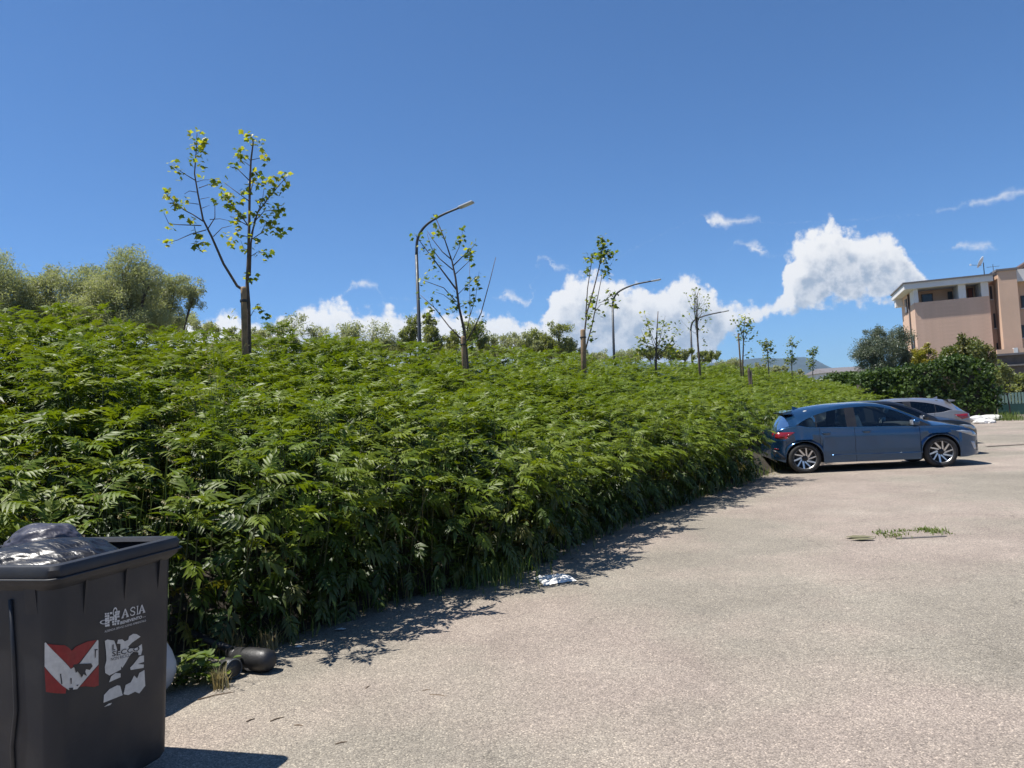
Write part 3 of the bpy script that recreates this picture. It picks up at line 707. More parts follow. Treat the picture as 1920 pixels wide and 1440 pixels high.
# other weeds mixed into the face of the bank: ovate leaves on wiry stems, and dead stalks
wv_, wf_, dv_, df_ = [], [], MB(), None
wr_ = random.Random(77); off = 0
for _ in range(900):
    a_ = A0+wr_.uniform(-8, 26); s_ = abs(wr_.gauss(0, .28))-.06; p = bank_pt(a_, s_)
    if in_car(p): continue
    h = wr_.uniform(.25, 1.15); lean = (-N2*wr_.uniform(0, .35)+U2*wr_.uniform(-.2, .2)); sz = wr_.uniform(.05, .10)
    if wr_.random() < .22:
        dv_.tube([p, p+Vector((lean.x*h*.5, lean.y*h*.5, h*.7)), p+Vector((lean.x*h*1.2, lean.y*h*1.2, h*1.15))], [.004, .003, .0015], 4, False); continue
    for k in range(int(h*16)):
        f = .2+.8*wr_.random(); c = p+Vector((lean.x*h*f, lean.y*h*f, h*f)); an = wr_.uniform(0, 6.28)
        d = Vector((math.cos(an), math.sin(an), wr_.uniform(-.6, .3))).normalized(); sd = d.cross(Vector((0, 0, 1))).normalized()*sz*.33; q = c+d*.03; l_ = d*sz
        wv_ += [q, q+l_*.4+sd, q+l_*.45+Vector((0, 0, -.12*sz)), q+l_*.4-sd, q+l_]; wf_ += [(off, off+2, off+1), (off+1, off+2, off+4), (off, off+3, off+2), (off+2, off+3, off+4)]; off += 5
me = mesh_np('bank_weeds', np.array([tuple(v) for v in wv_]), np.array(wf_)); me.materials.append(M['grass'])
tag(link('bank_weeds', me), 'mixed broad-leaved weeds threading through the face of the bank', 'weeds', kind='stuff')
tag(dv_.build('dead_stalks', 'drygrass'), 'dry dead stalks sticking out of the face of the bank', 'stalks', kind='stuff')
# leaf fall and crumbs of earth at the foot
lf = MB()
for _ in range(1700):
    a_ = A0+wr_.uniform(-7, 30); s_ = -abs(wr_.gauss(0, .22))+.1; e = edge_at(a_)+N2*s_; sz = wr_.uniform(.012, .035); an = wr_.uniform(0, 6.28); z = .016 if s_ < 0 else max(.016, soil_z(a_, s_)+.012)
    u_ = Vector((math.cos(an), math.sin(an), wr_.uniform(-.2, .3)))*sz; v_ = Vector((-math.sin(an), math.cos(an), wr_.uniform(-.2, .2)))*sz*.45; c = Vector((e.x, e.y, z+.004))
    lf.add([c-u_, c+v_, c+u_, c-v_], [(0, 1, 2, 3)], wr_.choice((0, 0, 1)))
tag(lf.build('leaf_litter', ['drygrass', 'twig']), 'dry leaf litter along the foot of the bank', 'litter', kind='stuff')

# ------------------------------------------------------------------ grass along the foot of the bank (uncountable) and tall seeding clumps
def blades(pts, mat, name, hmin, hmax, wd, seed, bend=.5):
    r = np.random.RandomState(seed); V, Fc = [], []; off = 0
    for p in pts:
        h = r.uniform(hmin, hmax); a = r.uniform(0, 6.283); ln = r.uniform(.05, bend)*h; w_ = wd*r.uniform(.7, 1.3)
        d = np.array([math.cos(a), math.sin(a), 0]); sd = np.array([-math.sin(a), math.cos(a), 0])*w_
        p = np.array(p); m1 = p+d*ln*.3+np.array([0, 0, h*.6]); m2 = p+d*ln+np.array([0, 0, h*r.uniform(.75, 1)])
        V += [p-sd, p+sd, m1+sd*.8, m1-sd*.8, m2]; Fc += [(off, off+1, off+2), (off, off+2, off+3), (off+3, off+2, off+4)]; off += 5
    me = mesh_np(name, np.array(V), np.array(Fc)); me.materials.append(M[mat]); return me
gp = []
for _ in range(5200):
    a_ = A0+rnd.uniform(-7, 34); dens_ = noise.noise(Vector((a_*.8, 2, 0)))
    if dens_ < -.15 and rnd.random() < .8: continue
    s_ = rnd.gauss(.06, .12); e = edge_at(a_)+N2*s_; gp.append((e.x, e.y, max(0, soil_z(a_, s_))))
for _ in range(900):                                       # the grassy tongue by the white paper
    q = on_z(rnd.gauss(890, 55), rnd.gauss(1078, 14)); gp.append((q.x, q.y, 0.))
tag(link('verge_grass', blades(gp, 'grass', 'verge_grass', .06, .34, .004, 5)), 'green grass fringing the foot of the bank', 'grass', kind='stuff')
dp = []
for _ in range(500):
    a_ = A0+rnd.uniform(-6, 12); s_ = rnd.gauss(.02, .08); e = edge_at(a_)+N2*s_; dp.append((e.x, e.y, 0.))
tag(link('verge_straw', blades(dp, 'drygrass', 'verge_straw', .04, .22, .003, 6, 1.2)), 'dry straw scattered along the foot of the bank', 'straw', kind='stuff')
def tall_grass(p, h, nb, spread, mat, label, seed, group=None):
    r = random.Random(seed); root = empty('grass_clump', p, 0, label, 'grass', group)
    st = MB(); hd = MB()
    for k in range(nb):
        a_ = r.uniform(0, 6.28); ln = r.uniform(.1, 1)*spread; hh = h*r.uniform(.7, 1.05)
        b0 = Vector((r.gauss(0, .03), r.gauss(0, .03), 0)); d = Vector((math.cos(a_), math.sin(a_), 0))*ln
        pts = [b0, b0+d*.3+Vector((0, 0, hh*.6)), b0+d*.75+Vector((0, 0, hh*.95)), b0+d*1.1+Vector((0, 0, hh*.93))]
        st.tube(pts, [.0022, .0018, .0013, .001], 3, False)
        for q in range(9):
            t = q/8; c = pts[2].lerp(pts[3], t)
            dd = Vector((r.uniform(-1, 1), r.uniform(-1, 1), r.uniform(-.8, .3))).normalized()*.022
            sd = Vector((dd.y, -dd.x, 0))*.25
            hd.add([c, c+dd*.5+sd, c+dd, c+dd*.5-sd], [(0, 1, 2, 3)])
    tag(st.build('stalks', mat, root), kind='stuff'); tag(hd.build('seed_heads', 'drygrass', root), kind='stuff')
for i, (px, s_, h) in enumerate(((410, 1.5, 1.75), (395, 1.3, 1.7), (275, 1.0, 1.5), (225, .7, 1.4))):
    q = bank_from_px(px, s_); a_ = q.dot(U2); e = bank_pt(a_, (q-edge_at(a_)).dot(N2))
    tall_grass(Vector((q.x, q.y, max(0, e.z))), h, 15, .5, 'grass', 'tall pale seeding grass rising out of the thicket', 40+i, 'seeding grass clumps')

# ------------------------------------------------------------------ saplings
def lobed_leaf(sz, r):
    pts = []
    for k in range(10):
        a_ = -math.pi*.92+k*(math.pi*1.84)/9; rad = sz*(.5 if k % 2 else .30)*(1+.35*math.cos(a_))
        pts.append(Vector((rad*math.cos(a_)+sz*.2, rad*math.sin(a_), -.25*abs(rad*math.sin(a_)))))
    return pts
def scatter_leaves(mb, c, n, spread, size, r, mats=(0, 1), shape='lobed'):
    for k in range(n):
        p = Vector(c)+Vector((r.gauss(0, spread), r.gauss(0, spread), r.gauss(0, spread)))
        T = Matrix.Translation(p) @ Matrix.Rotation(r.uniform(0, 6.28), 4, 'Z') @ Matrix.Rotation(r.uniform(-.2, 1.2), 4, 'Y') @ Matrix.Rotation(r.uniform(-.6, .6), 4, 'X')
        s_ = size*r.uniform(.65, 1.25)
        mb.add([T @ v for v in lobed_leaf(s_, r)], [tuple(range(10))], r.choice(mats))
def sapling(label, Y, branches, clusters, size, stake=None, mats=('lime', 'lime_dark'), leafmix=(0, 0, 1), seed=1, nleaf=7, spread=.05, group='saplings planted along the bank', crop=(0, 0, 1), bark='bark', foot=None):
    """branches: [(radius0, radius1, [(x, y)...])] traced in one crop of the photograph; each is set at the tree's own distance Y with its own depth"""
    r = random.Random(seed); cx0, cy0, k_ = crop
    P_ = lambda q, dy=0.: at(cx0+q[0]/k_, cy0+q[1]/k_, Y+dy)
    b0 = P_(branches[0][2][0]); base = Vector((b0.x, b0.y, (foot if foot is not None else b0.z-1.3)))
    root = empty('young_tree', base, 0, label, 'tree', group)
    trunk = MB(); br = MB(); joints = []
    for i, (r0, r1, pts) in enumerate(branches):
        dy = 0.; slope = r.uniform(-.35, .35) if i else 0.
        if i and joints:
            q0 = pts[0]; dy = min(joints, key=lambda j: (j[0]-q0[0])**2+(j[1]-q0[1])**2)[2]
        w3 = []; acc = 0.; prev = pts[0]
        for j, q in enumerate(pts):
            acc += math.hypot(q[0]-prev[0], q[1]-prev[1])/k_/F_PX*Y; prev = q
            d_ = dy+slope*acc; joints.append((q[0], q[1], d_)); w3.append(P_(q, d_)-base)
        if i == 0: w3 = [Vector((w3[0].x, w3[0].y, -.02))]+w3
        n_ = len(w3); rad = [r0+(r1-r0)*j/(n_-1) for j in range(n_)]
        (trunk if i == 0 else br).tube(w3, rad, 7 if i == 0 else 5)
    trunk.build('trunk', bark, root, True)
    if br.v: br.build('branches', bark, root, True)
    lv = MB()
    for q in clusters:
        n_ = q[2] if len(q) > 2 else nleaf
        dy = min(joints, key=lambda j: (j[0]-q[0])**2+(j[1]-q[1])**2)[2]
        scatter_leaves(lv, P_(q, dy)-base, n_, spread, size, r, leafmix)
    if lv.v: lv.build('crown', list(mats), root)
    if stake:
        a_, b_, rad = stake; p1 = P_(b_, -.12); p0 = P_(a_, -.12); p0 = Vector((p1.x+(p0.x-p1.x)*1.3, p0.y, base.z-.02))
        so = empty('wooden_stake', p0, 0, 'round wooden stake tied to the '+label.split(' with ')[0].split(' on ')[0], 'stake')
        MB().tube([(0, 0, 0), p1-p0-Vector((0, 0, .03)), p1-p0], [rad, rad, rad*.8], 9).build('post', 'stake', so, True)
        tie = p1-p0; MB().lathe([(rad+.012, -.02), (rad+.016, 0), (rad+.012, .02)], 10, Matrix.Translation(tie*.9)).build('tie', 'black_plastic', so)
    return root
def tree_y(px, s=5.0): return bank_from_px(px, s).y
def tree_foot(px, s=5.0):
    q = bank_from_px(px, s); a_ = q.dot(U2); return bank_pt(a_, (q-edge_at(a_)).dot(N2)).z-.02
C4 = (240, 220, 3.13)
br1 = [(.036, .007, [(712,1370),(708,1100),(700,980),(708,800),(712,600),(715,400),(722,250),(735,150),(722,100)]),
 (.024, .005, [(700,1030),(640,990),(560,860),(490,700),(440,600),(410,450),(390,330),(400,200),(405,90)]),
 (.018, .008, [(715,930),(722,740),(745,590)]),
 (.010, .004, [(440,610),(380,570),(330,545),(270,500),(215,440)]), (.008, .003, [(430,635),(300,630),(240,625),(210,560)]), (.008, .003, [(395,370),(320,325),(255,280)]),
 (.008, .003, [(460,660),(370,685),(290,720),(240,735)]), (.009, .004, [(465,660),(510,590),(510,510)]), (.007, .003, [(500,700),(550,650),(610,635)]), (.006, .003, [(415,510),(340,500)]),
 (.006, .003, [(412,440),(360,432),(330,450)]), (.006, .003, [(415,415),(470,395),(520,400)]), (.005, .002, [(400,380),(440,368),(500,365)]), (.005, .002, [(425,480),(480,468)]), (.005, .002, [(430,535),(480,515)]),
 (.006, .002, [(480,600),(540,595),(610,610)]), (.006, .002, [(390,640),(400,700),(400,745)]),
 (.014, .004, [(722,700),(760,560),(850,440),(930,350)]), (.010, .003, [(710,640),(650,560),(580,470),(550,440)]), (.009, .003, [(708,490),(640,440),(560,380)]), (.008, .003, [(712,370),(640,300),(600,290)]),
 (.006, .002, [(720,255),(690,225),(660,215)]), (.006, .002, [(725,250),(770,240),(810,235)]), (.009, .003, [(735,620),(800,550),(900,540)]), (.008, .003, [(720,720),(780,680),(810,620),(890,660)]),
 (.008, .003, [(712,640),(640,600),(600,580)]), (.006, .002, [(715,820),(760,790),(830,800)]), (.007, .002, [(716,450),(735,380),(760,320)]), (.006, .002, [(722,290),(690,265),(660,255)]),
 (.007, .002, [(745,600),(790,480),(800,400)]), (.006, .002, [(712,1180),(740,1130),(770,1110)]), (.006, .002, [(700,700),(660,690),(630,680)]), (.005, .002, [(708,780),(680,770),(660,720)])]
cl1 = [(397,85),(435,115),(430,145),(385,170),(430,170),(430,215),(380,228),(415,262),(408,305,3),(265,285,9),(308,330,9),(220,435,8),(243,468,8),(265,495),(290,505),(320,500,5),(328,455,5),(208,558,4),(245,627,5),(310,540,4),
 (380,605,8),(408,685,12),(240,732,9),(395,750,8),(460,748,6),(420,760,3),(515,500,7),(500,370,6),(520,400,4),(565,688,6),(595,740,6),(640,700,6),(650,745,6),(685,770,5),
 (712,105,11),(735,130,8),(768,155,8),(690,190,6),(645,215,9),(660,205,6),(805,238,8),(655,265,6),(620,290,9),(760,330,9),(740,350,8),(712,425,8),(760,380,8),(690,430,6),
 (560,388,9),(560,455,10),(600,465,9),(585,490,8),(600,520,8),(625,545,7),(660,575,11),(640,605,9),(640,660,6),(670,465,5),(915,345,11),(880,360,11),(850,370,10),(820,375,9),(915,400,10),(870,440,10),(840,440,9),(800,475,10),(775,495,8),(830,515,6),(885,530,14),(900,560,8),
 (820,570,8),(845,605,9),(800,615,7),(755,565,7),(830,650,8),(890,655,10),(905,675,5),(780,655,4),(735,720,6),(820,795,9),(780,790,6),(700,925,7),(720,940,5),(760,1115,12),(815,1160,6),(620,1155,6),(745,620,4),(720,560,4)]
sapling('tall forked young tree with bright yellow-green leaves', tree_y(460), br1, cl1, .088, ((678,1360),(678,995),.042), seed=3, nleaf=7, spread=.042, crop=C4, foot=tree_foot(460), leafmix=(0, 0, 0, 1))
C5 = (720, 360, 3.84)
br2 = [(.042, .008, [(600,1275),(592,1150),(578,1000),(540,830),(515,620),(490,500),(440,350),(375,190)]),
 (.02, .005, [(520,700),(430,580),(370,500),(270,370),(220,300)]), (.014, .004, [(495,560),(400,480),(340,400),(310,300)]), (.014, .004, [(490,490),(420,430),(350,340),(310,280)]),
 (.012, .004, [(520,790),(430,690),(320,650),(270,630)]), (.009, .003, [(530,820),(430,740),(370,720)]), (.018, .005, [(570,1070),(470,970),(370,840),(260,740)]), (.014, .004, [(500,530),(560,470),(610,430),(660,370)]),
 (.010, .003, [(497,490),(540,400),(570,270)]), (.010, .003, [(515,590),(600,510),(640,460)]), (.018, .006, [(600,1070),(650,980),(700,870),(760,650),(805,470)]), (.012, .003, [(600,1000),(620,870),(615,480)]),
 (.009, .002, [(620,890),(660,760),(685,570)]), (.008, .003, [(545,830),(600,800),(650,760)]), (.008, .003, [(530,740),(590,680),(640,630)]), (.006, .002, [(360,830),(340,780),(350,750)]), (.006, .002, [(430,840),(470,860)]), (.008, .003, [(640,1000),(680,960),(720,920)])]
cl2 = [(370,185),(225,305),(340,310),(320,330),(385,250),(395,285),(410,300),(445,300,3),(570,275),(545,335),(530,360),(520,395),(550,365),(270,380),(285,420),(330,440),(345,460),(370,440),(660,365),(640,400),(610,430),(600,455,9),(585,460),(630,460),(645,520,4),
 (330,572),(390,608),(350,510),(365,530),(275,635),(290,640),(372,722,4),(490,745),(500,790,8),(490,830,8),(515,850,8),(590,670),(605,665),(640,630),(665,680),(685,610,4),(680,660,4),(650,765),(630,770),(600,800),(560,800),(265,740,4),(320,830,6),(360,830),(420,870,4),(330,770,3),(350,780,3),(700,925),(690,950),(675,1005),(720,940,5),(630,1110,8),(600,870,5)]
sapling('slender young tree with sparse small leaves below the near street lamp', tree_y(872), br2, cl2, .10, ((572,1275),(568,1040),.045), seed=5, nleaf=5, spread=.05, crop=C5, mats=('lime_dark', 'lime'), leafmix=(0, 0, 1), foot=tree_foot(872))
br3 = [(.03, .008, [(1440,1200),(1445,1000),(1460,870),(1510,700),(1550,540),(1575,400),(1575,320)]),
 (.022, .008, [(1442,1170),(1500,950),(1530,800),(1570,600)]), (.018, .005, [(1452,900),(1465,700),(1495,500),(1490,460)]), (.010, .003, [(1520,860),(1560,810),(1640,800)]), (.008, .003, [(1545,800),(1600,780),(1630,715)]),
 (.010, .003, [(1555,520),(1600,480),(1630,440)]), (.008, .003, [(1548,560),(1590,570)])]
cl3 = [(1575,320,9),(1570,345,11),(1580,370,11),(1560,390,11),(1580,410,11),(1560,430,11),(1585,445,11),(1555,460,11),(1600,470,11),(1625,440,11),(1640,435,8),(1620,490,9),(1540,480,10),(1525,465,8),(1470,460,10),(1475,475,6),(1500,470,6),(1570,485,8),(1590,560,12),(1605,580,12),(1460,560,9),(1455,580,6),(1510,745,11),(1500,770,11),(1490,800,11),(1515,790,8),(1465,870,9),(1480,890,6),(1625,712,11),(1640,745,10),(1605,775,8),(1660,805,11),(1640,800,6),(1555,865,8),(1495,985,9),(1500,1055,9),(1470,930,6)]
sapling('thin twin-stemmed young tree with dark leaf clumps at its top', tree_y(1092), br3, cl3, .115, ((1428,1200),(1432,990),.07), seed=6, nleaf=8, spread=.07, crop=C5, mats=('lime_dark', 'lime'), leafmix=(0, 0, 0, 1), foot=tree_foot(1092))
C6 = (1120, 500, 3.69)
r = random.Random(31)
br4 = [(.05, .012, [(405,690),(408,560),(412,450),(420,310)])]; cl4 = []
for ex_, ey_ in ((250,470),(300,430),(560,440),(500,400),(340,370),(470,480),(550,540),(240,545),(290,520),(530,490),(360,440),(470,340),(260,600),(540,600),(330,330),(440,440)):
    sx = 405+r.uniform(-10, 12); sy = r.uniform(530, 660); br4.append((.012, .003, [(sx, sy), ((sx+ex_)/2, (sy+ey_)/2+12), (ex_, ey_)]))
    for k in range(4):
        t = r.uniform(.55, 1); cl4.append((sx+(ex_-sx)*t+r.uniform(-8, 8), sy+(ey_-sy)*t+r.uniform(-8, 8), 5))
sapling('bushy dark-leaved young tree with many stems fanning from its base', tree_y(1225), br4, cl4, .11, None, seed=7, spread=.08, crop=C6, mats=('lime_dark', 'lime'), leafmix=(0, 0, 1), foot=tree_foot(1225))
br5 = [(.05, .010, [(705,670),(695,520),(685,400),(672,300),(670,230)]), (.03, .008, [(695,500),(690,350),(690,200),(700,170)])]; cl5 = []
for k in range(30):
    ex_ = r.uniform(570, 800); ey_ = 130+(abs(ex_-680)/120)**2*110+r.uniform(0, 190); sy = min(470, ey_+r.uniform(60, 150)); sx = 685+r.uniform(-10, 6)
    br5.append((.007, .002, [(sx, sy), ((sx+ex_)/2, (sy+ey_)/2+10), (ex_, ey_)])); cl5.append((ex_, ey_, 3)); cl5.append(((sx+ex_)/2, (sy+ey_)/2+10, 1))
for q in ((640,435,3),(700,440,4),(740,440,4),(730,375,3),(745,510,5),(745,550,4)): cl5.append(q)
sapling('tall wispy young tree with tiny sparse leaves beside a street lamp', tree_y(1308), br5, cl5, .10, None, seed=8, spread=.06, crop=C6, mats=('lime_dark', 'lime'), leafmix=(0, 0, 0, 1), foot=tree_foot(1308))
br6 = [(.045, .010, [(1005,680),(1010,560),(1012,450),(1025,340)]), (.02, .005, [(1010,520),(1040,450),(1070,430)]), (.02, .005, [(1010,500),(985,420),(975,370)]), (.01, .004, [(1010,620),(1050,600),(1060,575)])]
cl6 = [(r.gauss(1020, 32), r.uniform(345, 500), 5) for k in range(46)]+[(1045,575,6),(1055,605,7),(1000,550,5)]
sapling('small full-crowned young tree on a thin cane', tree_y(1395), br6, cl6, .11, ((988,640),(975,460),.035), seed=9, spread=.10, crop=C6, mats=('lime_dark', 'lime'), leafmix=(0, 1), foot=tree_foot(1395))
for i, (bx, by, tx, ty, wd, label) in enumerate(((1185,710,1165,490,50,'lanky young shoot tree with drooping fronds beside the small full-crowned tree'), (1345,700,1345,520,65,'wide double-stemmed shoot tree with pale fronds against the mountain'), (1490,740,1490,580,45,'short thin shoot tree in front of the mountain slope'))):
    br = [(.035, .008, [(bx, by), ((bx+tx)/2+4, (by+ty)/2), (tx, ty)])]; cl = []
    for k in range(11):
        t = r.uniform(.15, 1); sx, sy = bx+(tx-bx)*t, by+(ty-by)*t; ex_ = sx+r.uniform(-1, 1)*wd; ey_ = sy-r.uniform(5, 28)
        br.append((.008, .003, [(sx, sy), ((sx+ex_)/2, (sy+ey_)/2-8), (ex_, ey_)]))
        for q in range(5): cl.append((sx+(ex_-sx)*(.35+q*.16), sy+(ey_-sy)*(.35+q*.16)-5, 4))
    sapling(label, tree_y(1120+bx/3.69), br, cl, .13, None, seed=60+i, spread=.10, crop=C6, mats=('greenbush', 'lime_dark'), leafmix=(0, 1), foot=tree_foot(1120+bx/3.69), group='shoot trees at the far end of the bank', bark='bark_pale')
# weathered post standing in the thicket
q = bank_from_px(1408, 3.0); zt_ = at(1404.5, 690, q.y).z
wp = empty('weathered_post', (q.x, q.y, soil_z(q.dot(U2), 3)-.03), 0, 'dark weathered post standing in the thicket', 'post')
h_ = zt_-wp.location.z
MB().tube([(0, 0, 0), (-.02, 0, h_*.5), (-.06, 0, h_*.93), (-.07, 0, h_)], [.085, .08, .06, .03], 8).build('post', 'oldwood', wp)
MB().tube([(-.03, -.08, h_*.6), (-.0, -.1, h_*.97)], [.03, .012], 5).build('splinter', 'oldwood', wp)

# ------------------------------------------------------------------ trees, bushes and hedges made of small leaf faces
def leaf_cloud(centres, radii, nper, size, seed, aspect=.38, droop=0., inner=.25):
    "leaf-sized quads spread through overlapping clumps; clumps sit on lobes so the outline stays uneven"
    r = np.random.RandomState(seed); V = []; k = 0
    C = np.asarray(centres); RR = np.asarray(radii)
    d = r.normal(size=(len(C), nper, 3)); d /= np.linalg.norm(d, axis=2, keepdims=True)
    rad = RR[:, None, None]*(inner+(1-inner)*r.rand(len(C), nper, 1)**.6)*np.clip(r.normal(1, .16, (len(C), nper, 1)), .4, 1.5)
    P_ = (C[:, None, :]+d*rad).reshape(-1, 3); n = len(P_)
    a1 = r.normal(size=(n, 3)); a1[:, 2] -= droop; a1 /= np.linalg.norm(a1, axis=1, keepdims=True)
    b1 = np.cross(a1, r.normal(size=(n, 3))); b1 /= np.linalg.norm(b1, axis=1, keepdims=True)
    s_ = size*r.uniform(.6, 1.35, (n, 1))
    V = np.stack([P_-a1*s_*.5, P_+b1*s_*aspect*.5, P_+a1*s_*.5, P_-b1*s_*aspect*.5], 1).reshape(-1, 3)
    return V, np.arange(4*n).reshape(n, 4)
def lobes_to_clumps(lobes, n, seed, squash=1.):
    r = np.random.RandomState(seed); out = []; rad = []
    vol = np.array([l[3]*l[4]*l[5] for l in lobes])**.75; vol = vol/vol.sum()
    for k in range(n):
        l = lobes[r.choice(len(lobes), p=vol)]; d = r.normal(size=3); d /= np.linalg.norm(d); t = r.rand()**.45
        out.append((l[0]+d[0]*l[3]*t*.86, l[1]+d[1]*l[4]*t*.86, l[2]+d[2]*l[5]*t*.86)); rad.append(min(l[3], l[5])*r.uniform(.28, .52))
    return np.array(out), np.array(rad)
def leafy_tree(label, base, lobes, mat, nclump, nper, size, seed, name='tree', cat='tree', group=None, bark='bark', trunk_r=.12, aspect=.38, droop=0., limbs=True):
    base = Vector(base); root = empty(name, base, 0, label, cat, group)
    lob = [(l[0]-base.x, l[1]-base.y, l[2]-base.z, l[3], l[4], l[5]) for l in lobes]
    C, RR = lobes_to_clumps(lob, nclump, seed)
    V, Fc = leaf_cloud(C, RR, nper, size, seed+1, aspect, droop)
    me = mesh_np('crown', V, Fc); me.materials.append(M[mat]); link('crown', me, None, root)
    r = random.Random(seed); tb = MB(); zc = min(l[2]-l[5]*.3 for l in lob); cx_ = sum(l[0] for l in lob)/len(lob)
    fork = Vector((cx_*.25, 0, max(.3, zc*.55)))
    tb.tube([(0, 0, -.05), fork*.5+Vector((r.uniform(-.05, .05), 0, 0)), fork], [trunk_r*1.2, trunk_r, trunk_r*.8], 8).build('trunk', bark, root, True)
    if limbs:
        lb = MB(); idx = list(range(len(C))); r.shuffle(idx)
        for l in lob:
            e = Vector((l[0], l[1], l[2])); m_ = fork.lerp(e, .5)+Vector((r.uniform(-.2, .2), r.uniform(-.2, .2), -.1*l[5]))
            lb.tube([fork, m_, e], [trunk_r*.6, trunk_r*.4, trunk_r*.2], 6)
            near = sorted(idx, key=lambda i: (Vector(C[i])-e).length)[:14]
            for i in near[:10]:
                c = Vector(C[i]); lb.tube([m_.lerp(e, r.uniform(.2, 1)), e.lerp(c, .5)+Vector((0, 0, -.05)), c], [trunk_r*.2, trunk_r*.12, .006], 4, False)
        lb.build('limbs', bark, root, True)
    return root
def px_lobe(px, py, Y, rx, rz, ry=None):                   # lobe given by its place in the photo, at distance Y
    c = at(px, py, Y); k = Y/F_PX; return (c.x, c.y, c.z, rx*k, (ry if ry else rx)*k, rz*k)
def gz(p): return (p[0], p[1], 0.0)
def bg_tree(label, px, Y, lobes, mat, nclump, nper, size, seed, **kw):
    L = [px_lobe(a, b, Y+(c[0] if c else 0), rx, rz) for a, b, rx, rz, *c in lobes]
    b = at(px, 640, Y); return leafy_tree(label, (b.x, b.y, 0), L, mat, nclump, nper, size, seed, **kw)
G_ = 'grey-green trees beyond the bank'
bg_tree('broad grey-green willowy tree at the end of the tree row', 10, 33, [(0,520,60,55),(40,560,50,50),(-40,560,60,70),(20,600,70,45),(60,600,50,40)], 'willow', 207, 162, 0.139, 201, group=G_, aspect=.22, droop=.3)
bg_tree('low grey-green willowy tree between two higher crowns', 110, 34, [(95,530,45,32),(140,560,60,55),(80,580,50,40),(160,530,40,35),(130,605,90,36),(60,560,40,40)], 'willow', 223, 148, 0.139, 203, group=G_, aspect=.22, droop=.3)
bg_tree('tallest round grey-green willowy tree with dark limbs', 235, 32, [(235,500,48,42),(200,530,45,45),(275,525,40,42),(240,570,70,45),(180,585,60,40),(250,605,80,34),(215,550,60,50)], 'willow', 292, 155, 0.131, 205, group=G_, aspect=.22, droop=.3)
bg_tree('grey-green tree leaning out on a long bare limb beside the tall one', 300, 34, [(330,535,38,30),(360,560,30,26),(305,560,40,34),(365,540,24,22),(300,595,60,30),(270,570,40,40)], 'willow', 190, 118, 0.131, 207, group=G_, aspect=.22, droop=.3, trunk_r=.10)
bg_tree('small reddish-green shrub crown beneath the leaning limb', 355, 38, [(340,606,46,24),(390,614,34,18),(300,610,40,24),(440,628,40,14)], 'willow', 69, 103, 0.131, 209, group=G_, aspect=.3)
bg_tree('thin see-through shrub tree behind the forked sapling', 555, 40, [(550,612,40,26),(590,625,34,22),(520,625,30,22),(480,630,36,18)], 'willow', 80, 60, 0.139, 211, group=G_, aspect=.3, trunk_r=.07)
bg_tree('sparse pale shrub tree below the white cloud', 680, 42, [(655,625,36,22),(700,622,36,28),(730,640,30,20)], 'willow', 80, 48, 0.148, 213, group=G_, aspect=.3, trunk_r=.07)
bg_tree('narrow green tree standing left of the near lamp post', 775, 42, [(772,615,22,24),(762,640,22,20),(785,600,14,14)], 'greenbush', 52, 81, 0.139, 215, group=G_, trunk_r=.07)
bg_tree('upright green tree right of the near lamp post', 808, 41, [(808,612,18,26),(812,640,22,22),(802,595,10,12)], 'greenbush', 52, 94, 0.139, 217, group=G_, trunk_r=.07)
bg_tree('low green tree behind the slender sapling', 868, 43, [(850,640,28,20),(890,625,26,26),(905,648,24,14)], 'greenbush', 64, 81, 0.148, 219, group=G_, trunk_r=.07)
bg_tree('low grey shrub mass at the crest right of the slender sapling', 940, 44, [(925,645,36,18),(965,640,36,18),(995,650,30,14)], 'willow', 80, 94, 0.139, 221, group=G_, aspect=.3, trunk_r=.07)
bg_tree('domed olive-green tree with a paler round top', 1030, 45, [(1010,640,36,26),(1048,618,24,22),(1030,650,44,18),(1070,648,24,18)], 'greenbush', 103, 108, 0.139, 223, group=G_, trunk_r=.09)
bg_tree('small dark tree behind the twin-stemmed sapling', 1075, 60, [(1070,655,22,14),(1095,662,16,10)], 'olive', 34, 81, 0.164, 225, group=G_, trunk_r=.07)
bg_tree('low bushy crown at the crest behind the fan-stemmed sapling', 1245, 36, [(1215,665,30,14),(1255,662,26,16),(1290,665,30,12),(1330,668,26,12)], 'greenbush', 80, 81, 0.123, 227, group=G_, trunk_r=.06)
bg_tree('low pale bush at the far end of the crest', 1460, 50, [(1450,695,30,10),(1490,702,26,10),(1420,690,20,8)], 'willow', 57, 81, 0.148, 229, group=G_, trunk_r=.06)
for i, (px, w_, y_) in enumerate(((450, 46, 640), (525, 44, 640), (610, 46, 642), (690, 44, 648), (745, 40, 652), (835, 40, 655), (905, 42, 658), (975, 46, 655), (1040, 44, 660), (1110, 36, 668), (1175, 34, 664), (1365, 30, 682))):
    bg_tree('low pale olive scrub bush along the crest of the bank', px, 37+i*1.6, [(px, y_+4, w_, 14), (px-w_*.6, y_+8, w_*.6, 12), (px+w_*.5, y_, w_*.5, 14)], 'willow', 75, 60, .14, 400+2*i, name='scrub_bush', cat='shrub', group='scrub bushes along the crest', aspect=.3, trunk_r=.05)
